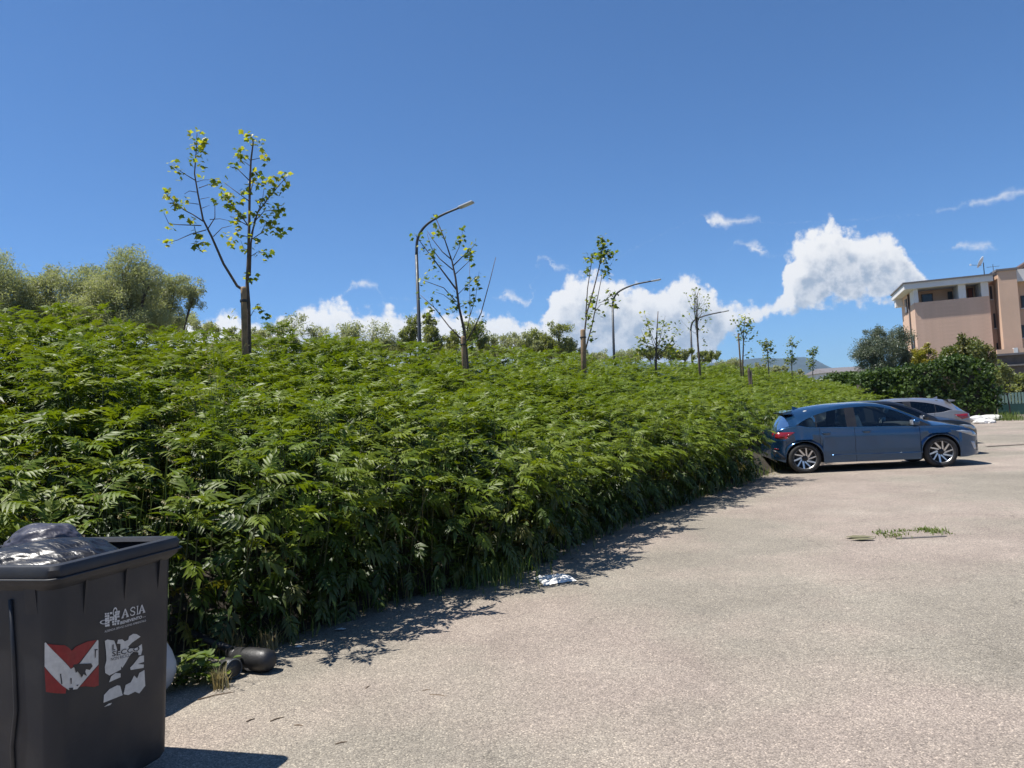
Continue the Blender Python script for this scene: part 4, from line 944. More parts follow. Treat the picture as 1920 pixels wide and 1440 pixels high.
# right side: olive tree, yellow shrub, laurel, ivy hedge
bg_tree('round silver-green olive tree left of the apartment house', 1650, 43.5, [(1650,655,48,34),(1625,660,28,26),(1680,640,34,28),(1655,690,52,24),(1695,670,24,28),(1640,630,24,18)], 'olive', 241, 162, 0.115, 231, name='olive_tree', aspect=.25, trunk_r=.14)
bg_tree('yellow-leaved shrub rising behind the ivy hedge', 1730, 42, [(1722,668,16,16),(1745,655,12,20),(1735,682,26,14)], 'yellow', 50, 70, .13, 233, name='shrub', cat='shrub', trunk_r=.05)
bg_tree('brownish-green laurel bush towering over the ivy hedge', 1810, 41, [(1810,662,44,26),(1785,668,26,16),(1802,640,18,16),(1845,675,28,18),(1770,680,22,14)], 'laurel', 130, 80, .17, 235, name='laurel_bush', cat='shrub', trunk_r=.08, aspect=.45)
def hedge(label, px0, px1, Y0, Y1, topy, depth, mat, seed, dens=260, size=.16, name='hedge', zfun=None):
    p0 = at(px0, 740, Y0); p1 = at(px1, 740, Y1); d = Vector((p1.x-p0.x, p1.y-p0.y, 0)); L = d.length
    root = empty(name, (p0.x, p0.y, 0), math.atan2(d.y, d.x), label, 'hedge')
    r = np.random.RandomState(seed); C = []; RR = []
    n = int(dens*L/4)
    for k in range(n):
        x = r.uniform(0, L); px = px0+(px1-px0)*x/L; Y = Y0+(Y1-Y0)*x/L
        H = at(px, interp(topy, px), Y).z; zz = r.uniform(.1, 1)**.8*H; edge_ = min(1, (H-zz)/.5)
        if r.rand() < .72: y = -r.uniform(-.1, .15)*1+(.3*(1-edge_))
        else: y = r.uniform(0, depth); zz = H-r.uniform(0, .25)
        b_ = noise.noise(Vector((x*.9, zz*.9, seed)))*.22
        C.append((x, y+b_, zz-.1)); RR.append(r.uniform(.16, .34))
    V, Fc = leaf_cloud(np.array(C), np.array(RR), 26, size, seed+1, .7)
    me = mesh_np('foliage', V, Fc); me.materials.append(M[mat]); link('foliage', me, None, root)
    core = MB()                                            # woody mass inside the hedge
    seg = 14; pts = []
    for k in range(seg+1):
        x = L*k/seg; px = px0+(px1-px0)*k/seg; Y = Y0+(Y1-Y0)*k/seg; H = at(px, interp(topy, px), Y).z-.45
        pts += [(x, .35, -.02), (x, .45, max(.3, H)), (x, depth, max(.3, H)), (x, depth, -.02)]
    fs = [(k*4+j, k*4+4+j, k*4+5+j, k*4+1+j) for k in range(seg) for j in range(3)]+[(0, 1, 2, 3), (seg*4+3, seg*4+2, seg*4+1, seg*4)]
    core.add(pts, fs); core.build('woody_core', 'oldwood', root)
    return root
hedge('tall dark ivy hedge in front of the apartment house', 1618, 1872, 37.5, 36.0, [(1618, 702), (1640, 694), (1680, 690), (1720, 684), (1760, 678), (1790, 668), (1830, 664), (1860, 676), (1872, 690)], 1.6, 'ivy', 301, 300, .17)
hedge('lower dark hedge beyond the end of the bank', 1540, 1612, 52, 48, [(1540, 704), (1565, 700), (1600, 700), (1612, 706)], 1.5, 'ivy', 305, 240, .18)
hedge('bright green creeper hedge behind the green gate', 1880, 1960, 40, 39.4, [(1880, 712), (1895, 704), (1920, 700), (1960, 700)], 1.2, 'greenbush', 309, 220, .15)
bg_tree('pale rangy bush between the ivy hedge and the gate', 1882, 37.6, [(1878,690,12,14),(1890,700,12,14),(1872,705,12,18)], 'greenbush', 40, 30, .16, 311, name='shrub', cat='shrub', trunk_r=.03)

# ------------------------------------------------------------------ gate, low wall, rubble edge
g0 = on_z(1874, 781); g1 = on_z(1990, 776)
gd = Vector((g1.x-g0.x, g1.y-g0.y, 0)); gl = gd.length
gate = empty('metal_gate', (g0.x, g0.y, .0), math.atan2(gd.y, gd.x), 'green sheet-metal gate, pale ribbed above and dark below', 'gate')
ht = at(1890, 736, g0.y).z; hm = at(1890, 758, g0.y).z
MB().box((gl/2, 0, hm/2+.03), (gl, .04, hm-.06)).build('lower_panel', 'gate_dark', gate)
ns = int(gl/.14); sm = MB().box((0, 0, 0), (.10, .035, ht-hm-.03)).mesh('rib'); sm.materials.append(M['gate_green'])
for k in range(ns): link('rib', sm, None, gate, loc=(.07+k*.14, -.004*(k % 2), (ht+hm)/2))
MB().box((gl/2, .03, hm+.0), (gl, .06, .06)).build('middle_rail', 'gate_dark', gate)
MB().box((gl/2, .03, ht-.06), (gl, .03, .05)).build('top_rail', 'gate_dark', gate)
for x in (.0, gl/2): MB().box((x, .03, ht/2), (.09, .09, ht+.05)).build('post', 'gate_dark', gate)
l0 = on_z(1826, 783); l1 = on_z(1872, 780); ld = Vector((l1.x-l0.x, l1.y-l0.y, 0)); ll = ld.length
lw = empty('low_wall', (l0.x, l0.y, 0), math.atan2(ld.y, ld.x), 'low grey plastered wall at the foot of the ivy hedge', 'wall')
hh = at(1850, 765, l0.y).z
b = MB(); n = 8
for k in range(n+1):
    x = -1.2+(ll+1.2)*k/n; z = hh*(.72+.33*k/n)+.05*noise.noise(Vector((k*1.3, 0, 0))); b.v += [(x, 0, -.02), (x, .02, z), (x, .3, z), (x, .3, -.02)]
for k in range(n):
    for j in range(3): b.f.append((k*4+j, k*4+j+4, k*4+j+5, k*4+j+1)); b.m.append(0)
b.f += [(0, 1, 2, 3), (n*4+3, n*4+2, n*4+1, n*4)]; b.m += [0, 0]
b.build('wall', 'lowwall', lw)
MB().box((ll+.12, .1, (hh+.3)/2), (.3, .3, hh+.3), bev=.03).build('pier', 'lowwall', lw)
def rock(seed, sx, sy, sz):
    bm = bmesh.new(); bmesh.ops.create_icosphere(bm, subdivisions=2, radius=1)
    for v in bm.verts:
        k = 1+.35*noise.noise(v.co*1.3+Vector((seed*3.1, 0, 0))); v.co = Vector((v.co.x*sx*k, v.co.y*sy*k, max(v.co.z*sz*k, -sz*.5)))
    me = bpy.data.meshes.new('rock'); bm.to_mesh(me); bm.free(); return me
for k, (px, py, sx, sy, sz) in enumerate(((1832, 791, .45, .3, .2), (1842, 790, .35, .28, .17), (1851, 789, .5, .3, .19), (1862, 788, .42, .3, .18), (1871, 787, .3, .25, .15), (1838, 794, .3, .22, .12), (1857, 793, .28, .2, .11))):
    p = on_z(px, py); me = rock(k, sx, sy, sz); me.materials.append(M['rubble'])
    o = link('rubble_lump', me, None, None, False, (p.x, p.y, sz*.45)); o.rotation_euler = (0, 0, k*1.1)
    tag(o, 'white lump of rubble at the foot of the low wall', 'rubble', 'white rubble by the low wall')
gp = []
for _ in range(500):
    q = on_z(rnd.gauss(1888, 16), rnd.uniform(783, 789)); gp.append((q.x, q.y, 0))
for _ in range(260):
    q = on_z(rnd.uniform(1815, 1875), rnd.uniform(783, 787)); gp.append((q.x, q.y, 0))
tag(link('gate_weeds', blades(gp, 'grass', 'gate_weeds', .1, .45, .012, 15)), 'weeds growing along the gate and the low wall', 'weeds', kind='stuff')

# ------------------------------------------------------------------ street lamps on the road behind the bank
def lamp(label, px, Y, pts, head, rad):
    "pts: pole and arm traced upwards; the arm swings towards the lot in its own plane"
    dirn = Vector((.93, -.36, 0)); b = at(px, pts[0][1], Y); o3 = Vector((b.x, b.y, 0))
    nrm = Vector((-dirn.y, dirn.x, 0))
    def pl(q):
        d = ray(*q); t = (o3-CAM).dot(nrm)/d.dot(nrm); p = CAM+d*t; return p-o3
    W3 = [pl(q) for q in pts]
    root = empty('street_lamp', o3, 0, label, 'street lamp', 'street lamps behind the bank')
    k = next(i for i, q in enumerate(W3) if i > 1)
    pole = [Vector((0, 0, 0)), W3[0], W3[1]]
    MB().tube(pole, [rad*1.5, rad*1.2, rad], 10).build('pole', 'lamp_metal', root, True)
    arm = []
    A = W3[1:]
    for i in range(len(A)-1):
        for t in (0, .25, .5, .75):
            p0, p1, p2, p3 = A[max(i-1, 0)], A[i], A[i+1], A[min(i+2, len(A)-1)]
            arm.append(.5*((2*p1)+(p2-p0)*t+(2*p0-5*p1+4*p2-p3)*t*t+(3*p1-p0-3*p2+p3)*t**3))
    arm.append(A[-1])
    MB().tube(arm, [rad-(rad*.35)*i/len(arm) for i in range(len(arm))], 9).build('arm', 'lamp_metal', root, True)
    d = (A[-1]-A[-2]).normalized(); ln = head; c = A[-1]+d*ln*.45
    a = Vector((0, 0, 1)); sd = d.cross(a).normalized(); up = sd.cross(d)
    T = Matrix((( d.x, sd.x, up.x, c.x), (d.y, sd.y, up.y, c.y), (d.z, sd.z, up.z, c.z), (0, 0, 0, 1)))
    hd = MB().box((0, 0, 0), (ln, ln*.42, ln*.11), bev=ln*.035, mat4=T).build('lamp_head', 'lamp_grey', root)
    MB().box((0, 0, 0), (ln*.66, ln*.3, .02), mat4=T @ Matrix.Translation((ln*.08, 0, -ln*.058))).build('lens', 'lens', hd)
    return root
lamp('tall curved street lamp with a flat grey head behind the slender sapling', 787, bank_from_px(788, 11).y, [(787.5, 655), (781, 478), (783, 448), (797, 424), (825, 405), (862, 389)], .50, .048)
lamp('curved street lamp before the big white cloud', 1151, bank_from_px(1151, 11).y, [(1151, 660), (1148.5, 575), (1152, 557), (1163, 545), (1188, 534), (1222, 527)], .45, .052)
lamp('farthest curved street lamp behind the wispy sapling', 1297.5, bank_from_px(1300, 11).y, [(1297.5, 668), (1295, 620), (1297, 608), (1304, 599), (1325, 591), (1353, 585)], .45, .055)

# ------------------------------------------------------------------ cars
CAR_BASE = dict(L=4.04, wheels=(.62, 3.20), wr=.318, ar=.362,
  top=[(0, .50), (.015, .62), (.035, .78), (.07, .90), (.16, 1.04), (.28, 1.18), (.38, 1.29), (.42, 1.315), (.8, 1.395), (1.3, 1.442), (1.75, 1.45), (2.1, 1.425), (2.4, 1.355), (2.75, 1.19), (3.12, .995), (3.3, .955), (3.6, .885), (3.82, .80), (3.95, .70), (4.01, .60), (4.04, .48)],
  belt=[(0, .48), (.02, .60), (.07, .86), (.2, .955), (.40, 1.005), (.52, 1.02), (.75, .972), (1.2, .95), (2.0, .915), (3.05, .868), (3.3, .862), (3.6, .815), (3.82, .735), (3.95, .64), (4.01, .56), (4.04, .46)],
  wtop=[(.50, 1.03), (.62, 1.10), (.85, 1.205), (1.2, 1.295), (1.55, 1.34), (1.9, 1.345), (2.15, 1.315), (2.4, 1.235), (2.7, 1.08), (2.95, .935), (3.06, .875)],
  width=[(0, .60), (.03, .70), (.1, .775), (.25, .83), (.6, .872), (1.3, .885), (2.7, .882), (3.3, .87), (3.6, .83), (3.82, .75), (3.95, .64), (4.01, .53), (4.04, .40)],
  side=((.55, .88), (.90, 1.47), (1.66, 2.72)), bpil=(1.49, 1.64), glassw=(2.42, 3.09), glassr=(.10, .37), door=(.93, 1.60, 2.82), hood=(3.14, 3.96))
def make_car(label, paint, origin, yaw, scale=(1, 1, 1), P=CAR_BASE, group=None, seats='seat', gl='glass', rimstyle=True):
    root = empty('parked_car', origin, yaw, label, 'car', group)
    root.scale = scale
    L = P['L']; wcs = P['wheels']; wr = P['wr']; ar = P['ar']
    xs = set(np.round(np.linspace(0, .14, 8), 4)) | set(np.round(np.linspace(.14, L-.3, 84), 4)) | set(np.round(np.linspace(L-.3, L, 16), 4))
    for c in wcs:
        for k in range(15): xs.add(round(c+ar*math.cos(math.pi*k/14), 4))
        xs.add(round(c-ar-.004, 4)); xs.add(round(c+ar+.004, 4))
    for a in list(P['side'])+[P['bpil'], P['glassw'], P['glassr'], P['hood']]:
        for q in a: xs.add(q)
    for q in P['door']: xs.add(q); xs.add(q+.008)
    xs = sorted(xs); xs = [x for i, x in enumerate(xs) if i == 0 or x-xs[i-1] > .0015]
    wt0, wt1 = P['wtop'][0][0], P['wtop'][-1][0]
    def zs(x): return interp([(0, .33), (.25, .25), (.9, .205), (3.0, .19), (3.7, .19), (4.04, .24)], x*4.04/L)
    def zbot(x):
        z = zs(x)
        for c in wcs:
            if abs(x-c) <= ar+1e-6: z = max(z, wr+math.sqrt(max(0, ar*ar-(x-c)**2)))
        return z
    def section(x):
        W = smooth_interp(P['width'], x); zt = smooth_interp(P['top'], x); zb = min(smooth_interp(P['belt'], x), zt-.015)
        if wt0 <= x <= wt1: zu = max(zb+.004, smooth_interp(P['wtop'], x))
        else: zu = zb+.004
        zr = min(zu+.055 if wt0 <= x <= wt1 else zu+.012, zt-.006)
        zu = min(zu, zr-.003)
        z0 = zbot(x); arch = z0 > zs(x)+.02
        cre = min(.715, zb-.03, max(z0+.045, .715)); cre = max(cre, z0+.02) if cre < z0+.02 else cre
        yb = W*.962; tum = .40
        yu = yb-(zu-zb)*tum; yr = yu-.035-(zr-zu)*.55
        y0 = W*(.995 if arch else .955)
        mid = z0+(cre-z0)*.5; lo = z0+(cre-z0)*.18
        pts = [(0, z0), (W*.62, z0), (y0, z0), (W*(1.0 if arch else .99), lo), (W*.966, mid), (W*1.0, cre), (W*.986, cre+(zb-cre)*.45), (W*.982, zb-.012), (yb, zb), (yu, zu), (yr, zr)]
        for f in (.18, .42, .7, 1.0):
            pts.append((yr*(1-f), zr+(zt-zr)*(1-(1-f)**2.1)))
        return pts
    secs = [section(x) for x in xs]; nr = len(secs[0])
    S_top = nr-1
    def surf_y(x, z):                                     # half width of the body side at (x, z)
        s_ = section(min(max(x, 0), L)); s_ = s_[2:11]
        zz = [q[1] for q in s_]; yy = [q[0] for q in s_]
        return float(np.interp(z, zz, yy))
    bins = {}
    def put(key, side, quad):
        bins.setdefault((key, side), []).append(quad)
    def key_of(xm, j):
        if j < 2: return 'underbody'
        if j == 8:
            for n_, (a, b) in enumerate(P['side']):
                if a < xm < b: return 'side_window%d' % n_
            if wt0 < xm < wt1: return 'pillar_trim'
        if j >= 10:
            if P['glassw'][0] < xm < P['glassw'][1]: return 'windshield'
            if P['glassr'][0] < xm < P['glassr'][1]: return 'rear_window'
        if j >= 8 and P['hood'][0] < xm < P['hood'][1] and j > 9: return 'hood'
        d = P['door']
        if 2 <= j < 8:
            if d[0] < xm < d[0]+.008 or d[1] < xm < d[1]+.008 or d[2] < xm < d[2]+.008: return 'door_seam'
            if d[0]+.008 < xm < d[1]: return 'rear_door'
            if d[1]+.008 < xm < d[2]: return 'front_door'
        if 2 <= j < 8 and xm > L-.42 and j < 5: return 'front_bumper'
        if 2 <= j < 8 and xm < .30 and j < 5: return 'rear_bumper'
        return 'body_shell'
    for i in range(len(xs)-1):
        xm = (xs[i]+xs[i+1])/2
        for j in range(nr-1):
            k = key_of(xm, j); side = 1
            for side in (1, -1):
                shared = k in ('body_shell', 'underbody', 'hood', 'windshield', 'rear_window', 'front_bumper', 'rear_bumper')
                put(k, 0 if shared else side, [(xs[i+a], side*secs[i+a][j+b][0], secs[i+a][j+b][1]) for a, b in ((0, 0), (1, 0), (1, 1), (0, 1))][::side])
    for e_, i in ((-1, 0), (1, len(xs)-1)):               # end caps
        s_ = secs[i]; ring = [(xs[i], y, z) for y, z in s_]+[(xs[i], -y, z) for y, z in s_[::-1]]
        bins[('body_shell', 0)].append(ring[::-e_])
    names = dict(door_seam='door_seam', pillar_trim='pillar_trim', windshield='windshield', rear_window='rear_window', hood='hood', front_bumper='front_bumper', rear_bumper='rear_bumper', body_shell='body_shell', underbody='underbody', front_door='front_door', rear_door='rear_door')
    doors = {}
    order_ = sorted(bins, key=lambda q: 0 if 'door' in q[0] and 'seam' not in q[0] else 1)
    for k, side in order_:
        b = MB(); idx = {}
        for quad in bins[(k, side)]:
            f = []
            for v in quad:
                kk = tuple(round(c, 5) for c in v)
                if kk not in idx: idx[kk] = len(b.v); b.v.append(kk)
                if not f or f[-1] != idx[kk]: f.append(idx[kk])
            if len(f) > 1 and f[0] == f[-1]: f = f[:-1]
            if len(set(f)) >= 3: b.f.append(tuple(f)); b.m.append(0)
        par = root
        if k.startswith('side_window'):
            nm, mt = 'side_window', gl
            par = doors.get(('rear_door' if k.endswith('1') else 'front_door', side), root) if not k.endswith('0') else root
        else:
            nm = names[k]; mt = {'underbody': 'under', 'windshield': gl, 'rear_window': 'glass_dark', 'pillar_trim': 'trim', 'door_seam': 'under'}.get(k, paint)
        up_ = list(range(len(b.v)))                       # every loose piece becomes its own part
        def find(i):
            while up_[i] != i: up_[i] = up_[up_[i]]; i = up_[i]
            return i
        if nm in ('pillar_trim', 'front_bumper', 'rear_bumper'):
            for f in b.f:
                for q in f[1:]: up_[find(q)] = find(f[0])
        groups = {}
        for f in b.f: groups.setdefault(find(f[0]) if nm in ('pillar_trim', 'front_bumper', 'rear_bumper') else 0, []).append(f)
        for fs_ in groups.values():
            bb = MB(); used_ = sorted({q for f in fs_ for q in f}); rm_ = {q: i for i, q in enumerate(used_)}
            bb.add([b.v[q] for q in used_], [tuple(rm_[q] for q in f) for f in fs_]); o = bb.build(nm, mt, par, True)
            try: o.data.set_sharp_from_angle(angle=R(38))
            except Exception: pass
        if k in ('front_door', 'rear_door'): doors[(k, side)] = o
    # floor tub, seats, dash
    MB().box((L*.47, 0, .33), (L*.66, 1.35, .22), bev=.05).build('floor_tub', 'under', root)
    for sx, sy in ((1.95, .37), (1.95, -.37), (1.05, .37), (1.05, -.37)):
        T = Matrix.Translation((sx-.16, sy, .86)) @ Matrix.Rotation(R(-16), 4, 'Y')
        st = MB().box((0, 0, 0), (.15, .46, .62), bev=.05, mat4=T).box((sx+.12, sy, .56), (.5, .46, .16), bev=.05)
        st.box((0, 0, 0), (.09, .26, .17), bev=.035, mat4=T @ Matrix.Translation((-.0, 0, .40))); st.build('seat', seats, root, True)
    MB().box((2.78, 0, .84), (.42, 1.3, .22), bev=.07).build('dashboard', 'seat', root, True)
    MB().lathe([(.165, -.014), (.185, 0), (.165, .014), (.150, 0)], 20, Matrix.Translation((2.45, .37, .90)) @ Matrix.Rotation(R(-65), 4, 'Y'), close=True).build('steering_wheel', 'trim', root, True)
    # surface patches: lamps
    def patch(poly, name, mat, off=.006, par=root, sides=(1, -1), n=3):
        for sd in sides:
            bm = bmesh.new(); vs_ = [bm.verts.new((x, 0, z)) for x, z in poly]; bm.faces.new(vs_)
            bmesh.ops.triangulate(bm, faces=bm.faces[:])
            for _ in range(n): bmesh.ops.subdivide_edges(bm, edges=[e for e in bm.edges if e.calc_length() > .05], cuts=1)
            bmesh.ops.triangulate(bm, faces=bm.faces[:])
            for v in bm.verts: v.co.y = sd*(surf_y(v.co.x, v.co.z)+off)
            bmesh.ops.recalc_face_normals(bm, faces=bm.faces)
            ex_ = bmesh.ops.extrude_face_region(bm, geom=bm.faces[:]); 
            for v in [g for g in ex_['geom'] if isinstance(g, bmesh.types.BMVert)]: v.co.y -= sd*.012
            bmesh.ops.recalc_face_normals(bm, faces=bm.faces)
            me = bpy.data.meshes.new(name); bm.to_mesh(me); bm.free(); link(name, me, mat, par, True)
    s_ = L/4.04
    patch([(.035*s_, .85), (.06*s_, .90), (.47*s_, .885), (.30*s_, .835), (.27*s_, .74), (.10*s_, .77), (.045*s_, .80)], 'tail_light', 'red_lamp')
    hl = L-4.04
    patch([(3.50+hl, .735), (3.62+hl, .745), (3.80+hl, .715), (3.90+hl, .655), (3.93+hl, .60), (3.84+hl, .605), (3.72+hl, .655)], 'headlight', 'clear_lamp')
    patch([(3.80+hl, .50), (3.88+hl, .49), (3.90+hl, .40), (3.91+hl, .33), (3.85+hl, .33)], 'fog_trim', 'lamp_grey', .004)
    patch([(3.92+hl, .30), (3.99+hl, .31), (4.0+hl, .42), (3.96+hl, .52), (3.95+hl, .42)], 'lower_grille', 'trim', .004)
    patch([(.04*s_, .38), (.24*s_, .30), (.25*s_, .36), (.09*s_, .50), (.03*s_, .52)], 'bumper_diffuser', 'trim', .004)
    patch([(.06*s_, .56), (.14*s_, .545), (.13*s_, .525), (.06*s_, .535)], 'reflector', 'red_lamp', .005)
    patch([(1.12*s_, .34), (2.85*s_, .325), (2.85*s_, .345), (1.15*s_, .375)], 'door_moulding', paint, .006)
    # handles, mirrors
    for sd in (1, -1):
        for x, dn in ((1.06*s_, 'rear_door'), (1.83*s_, 'front_door')):
            y = sd*(surf_y(x, .83)+.02)
            MB().box((x, y, .835), (.17, .03, .032), bev=.012).box((x, y-sd*.012, .82), (.12, .012, .06)).build('door_handle', paint, doors[(dn, sd)], True)
        y = sd*(surf_y(2.72*s_, .93))
        m_ = MB().box((2.72*s_, y+sd*.135, .965), (.13, .20, .13), bev=.045).box((2.75*s_, y+sd*.02, .915), (.07, .10, .04), bev=.012).build('door_mirror', paint, root, True)
        MB().box((2.655*s_, y+sd*.135, .965), (.012, .16, .095), bev=.004).build('mirror_glass', 'rim', m_)
    # roof spoiler, antenna
    b = MB(); zt = smooth_interp(P['top'], .42*s_)
    b.add([(.50*s_, -.52, zt+.03), (.50*s_, .52, zt+.03), (.30*s_, .50, zt-.012), (.30*s_, -.50, zt-.012), (.48*s_, -.52, zt-.05), (.48*s_, .52, zt-.05), (.32*s_, .50, zt-.05), (.32*s_, -.50, zt-.05)],
          [(0, 1, 2, 3), (4, 7, 6, 5), (3, 2, 6, 7), (0, 3, 7, 4), (1, 5, 6, 2)]); b.build('roof_spoiler', paint, root)
    b = MB(); xa = .75*s_; za = smooth_interp(P['top'], xa)-.01; b.add([(xa, 0, za), (xa-.14, .02, za-.03), (xa-.14, -.02, za-.03), (xa-.15, 0, za+.055)], [(0, 1, 3), (1, 2, 3), (2, 0, 3)]); b.build('antenna_fin', paint, root)
    # wheels
    for c in wcs:
        for sd in (1, -1):
            yo = sd*(smooth_interp(P['width'], c)-.012)
            wh = empty('wheel', (c, yo, wr)); wh.parent = root; wh.rotation_euler = (R(-90)*sd, 0, 0)   # local z points outward
            q = wr; MB().lathe([(q*.70, -.02), (q*.74, .002), (q*.86, .008), (q*.95, -.004), (q*.995, -.03), (q, -.10), (q*.995, -.17), (q*.93, -.195), (q*.70, -.19)], 40).build('tyre', 'tyre', wh, True)
            MB().lathe([(0.001, -.055), (q*.25, -.055), (q*.62, -.075), (q*.70, -.02), (q*.70, -.19), (.001, -.185)], 32).build('rim_barrel', 'rim_dark', wh, True)
            rm = MB(); rm.lathe([(q*.665, -.022), (q*.70, -.006), (q*.715, -.012), (q*.69, -.04)], 40)
            for k in range(5):
                a = 2*math.pi*k/5+.3
                for off_, tw, w0 in ((0, .50, .019), (.60, .52, .015)):
                    p0 = Vector((math.cos(a+off_)*q*.20, math.sin(a+off_)*q*.20, -.035)); p1 = Vector((math.cos(a+off_+tw)*q*.68, math.sin(a+off_+tw)*q*.68, -.014))
                    d = (p1-p0).normalized(); sdv = Vector((-d.y, d.x, 0))*w0; dn = Vector((0, 0, -.03))
                    rm.add([p0-sdv, p0+sdv, p1+sdv*.8, p1-sdv*.8, p0-sdv+dn, p0+sdv+dn, p1+sdv*.8+dn, p1-sdv*.8+dn], [(0, 3, 2, 1), (0, 1, 5, 4), (1, 2, 6, 5), (2, 3, 7, 6), (3, 0, 4, 7)])
            rm.build('spokes', 'rim', wh)
            MB().lathe([(.001, -.02), (q*.12, -.022), (q*.17, -.03), (q*.2, -.05)], 20).build('hub_cap', 'rim_dark', wh, True)
    return root
pr = on_z(1512, 888); pf = on_z(1768, 876)
e1 = Vector((pf.x-pr.x, pf.y-pr.y, 0)); wb = e1.length; yaw_b = math.atan2(e1.y, e1.x); e1.normalize(); nl = Vector((-e1.y, e1.x, 0))
k = wb/2.58
org = Vector((pr.x, pr.y, 0))-e1*.62*k+nl*.86*k
car_g = 'cars parked nose to tail beside the bank'
make_car('metallic blue hatchback with silver spoked wheels', 'blue_paint', org, yaw_b, (k, k, .955*k), group=None, seats='pale')
o2 = org+nl*2.6+e1*1.14
make_car('black hatchback beside the blue one, only bonnet and windscreen showing', 'black_paint', o2, yaw_b+R(.5), (1.0, 1, .96), group=None, gl='glass_dark')
p3 = on_z(1800, 772, .86); o3_ = Vector((p3.x, p3.y, 0))
yaw3 = yaw_b+R(176); f3 = Vector((math.cos(yaw3), math.sin(yaw3), 0))
CAR_GREY = dict(CAR_BASE)
ya = 21.2; pt = at(1806, 775, ya); 
make_car('grey hatchback with its tail towards the gate', 'grey_paint', Vector((pt.x, ya+.75, 0))+Vector((.42, 0, 0)), yaw3, (1.04, 1.0, .95), CAR_GREY, gl='glass_dark')

# ------------------------------------------------------------------ rubbish bin with its stickers
ra = on_z(345, 1003, 1.087); rb = on_z(100, 1062, 1.087)   # outer corners of the rim's lettered side
ey_b = Vector((ra.x-rb.x, ra.y-rb.y, 0)); RW = ey_b.length; ey_b.normalize(); ex_b = Vector((ey_b.y, -ey_b.x, 0)); RD = .90
bo = (Vector((ra.x, ra.y, 0))+Vector((rb.x, rb.y, 0)))/2-ex_b*RD/2
bin_rz = math.atan2(ex_b.y, ex_b.x)
BIN = empty('rubbish_bin', bo, bin_rz, 'open dark grey wheeled rubbish bin with white lettering and torn stickers', 'bin')
HB = 1.087
def bin_half(z):                                            # half depth (x), half width (y) of the tapered body
    f = min(max((z-.04)/.98, 0), 1); return (.335+.065*f, .29+.03*f) if False else (RD/2-.032-.055*(1-f), RW/2-.025-.025*(1-f))
def rrect(hx, hy, r_, z, n=6, off=0.):
    pts = []
    for cx_, cy_, a0 in ((hx-r_, hy-r_, 0), (-hx+r_, hy-r_, 90), (-hx+r_, -hy+r_, 180), (hx-r_, -hy+r_, 270)):
        for k in range(n+1):
            a = R(a0+90*k/n); pts.append(Vector((cx_+(r_+off)*math.cos(a), cy_+(r_+off)*math.sin(a), z)))
    return pts
def loft(rings, cap0=False, cap1=False):
    b = MB(); n = len(rings[0])
    for q in rings: b.v += [tuple(p) for p in q]
    for i in range(len(rings)-1):
        for j in range(n): b.f.append((i*n+j, i*n+(j+1) % n, (i+1)*n+(j+1) % n, (i+1)*n+j)); b.m.append(0)
    if cap0: b.f.append(tuple(range(n-1, -1, -1))); b.m.append(0)
    if cap1: b.f.append(tuple((len(rings)-1)*n+j for j in range(n))); b.m.append(0)
    return b
CR = .07
rings = [rrect(bin_half(.04)[0]-.04, bin_half(.04)[1]-.04, .04, .055), rrect(bin_half(.04)[0]-.012, bin_half(.04)[1]-.012, .06, .066)]
for z in (.09, .2, .4, .6, .8, .99): rings.append(rrect(*bin_half(z), CR, z))
hx, hy = bin_half(.99)
rings += [rrect(hx-.012, hy-.012, CR-.01, .985), rrect(bin_half(.3)[0]-.02, bin_half(.3)[1]-.02, CR-.01, .30)]
loft(rings, True, True).build('body', 'bin', BIN, True)
BIN.children[0].data.set_sharp_from_angle(angle=R(50))
ro = [rrect(hx+.001, hy+.001, CR, .985), rrect(RD/2-.012, RW/2-.012, .06, 1.004), rrect(RD/2-.004, RW/2-.004, .055, 1.016), rrect(RD/2, RW/2, .05, HB-.02), rrect(RD/2-.008, RW/2-.008, .05, HB-.004),
      rrect(RD/2-.02, RW/2-.02, .05, HB), rrect(RD/2-.045, RW/2-.045, .05, HB-.002), rrect(RD/2-.055, RW/2-.055, .05, HB-.02), rrect(hx-.004, hy-.004, CR, HB-.025), rrect(hx-.010, hy-.010, CR, .97)]
o = loft(ro).build('rim', 'bin', BIN, True); o.data.set_sharp_from_angle(angle=R(40))
rr_ = [rrect(RD/2+.004, RW/2+.004, .05, HB-.060), rrect(RD/2+.008, RW/2+.008, .05, HB-.055), rrect(RD/2+.004, RW/2+.004, .05, HB-.050), rrect(RD/2-.002, RW/2-.002, .05, HB-.055)]
loft(rr_+[rr_[0]]).build('rim_bead', 'bin', BIN, True)
for yy in (-.19, .03, .235):                                # stiffening fins under the rim
    b = MB(); x1 = RD/2-.02; b.prism([Vector((bin_half(.99)[0]-.004, yy, .995)), Vector((x1, yy, .995)), Vector((bin_half(.83)[0]-.004, yy, .82))], (0, -.006, 0), (0, .006, 0)); b.build('rim_fin', 'bin', BIN)
for xx in (.30, -.05, -.30):
    b = MB(); b.prism([Vector((xx, -bin_half(.99)[1]+.004, .995)), Vector((xx, -RW/2+.02, .995)), Vector((xx, -bin_half(.83)[1]+.004, .82))], (-.03, 0, 0), (.03, 0, 0)); b.build('rim_fin', 'bin', BIN)
yb_ = lambda z: -bin_half(z)[1]
MB().tube([(.20, yb_(.95)-.004, .95), (.20, yb_(.7)-.004, .7), (.195, yb_(.5)-.004, .5), (.165, yb_(.36)-.004, .36), (.16, yb_(.05)-.004, .06)], .009, 8).build('side_rib', 'bin', BIN, True)
arc = [(-.20+.30*math.cos(R(t)), yb_(.2)-.006, .08+.30*math.sin(R(t))) for t in range(0, 181, 15)]
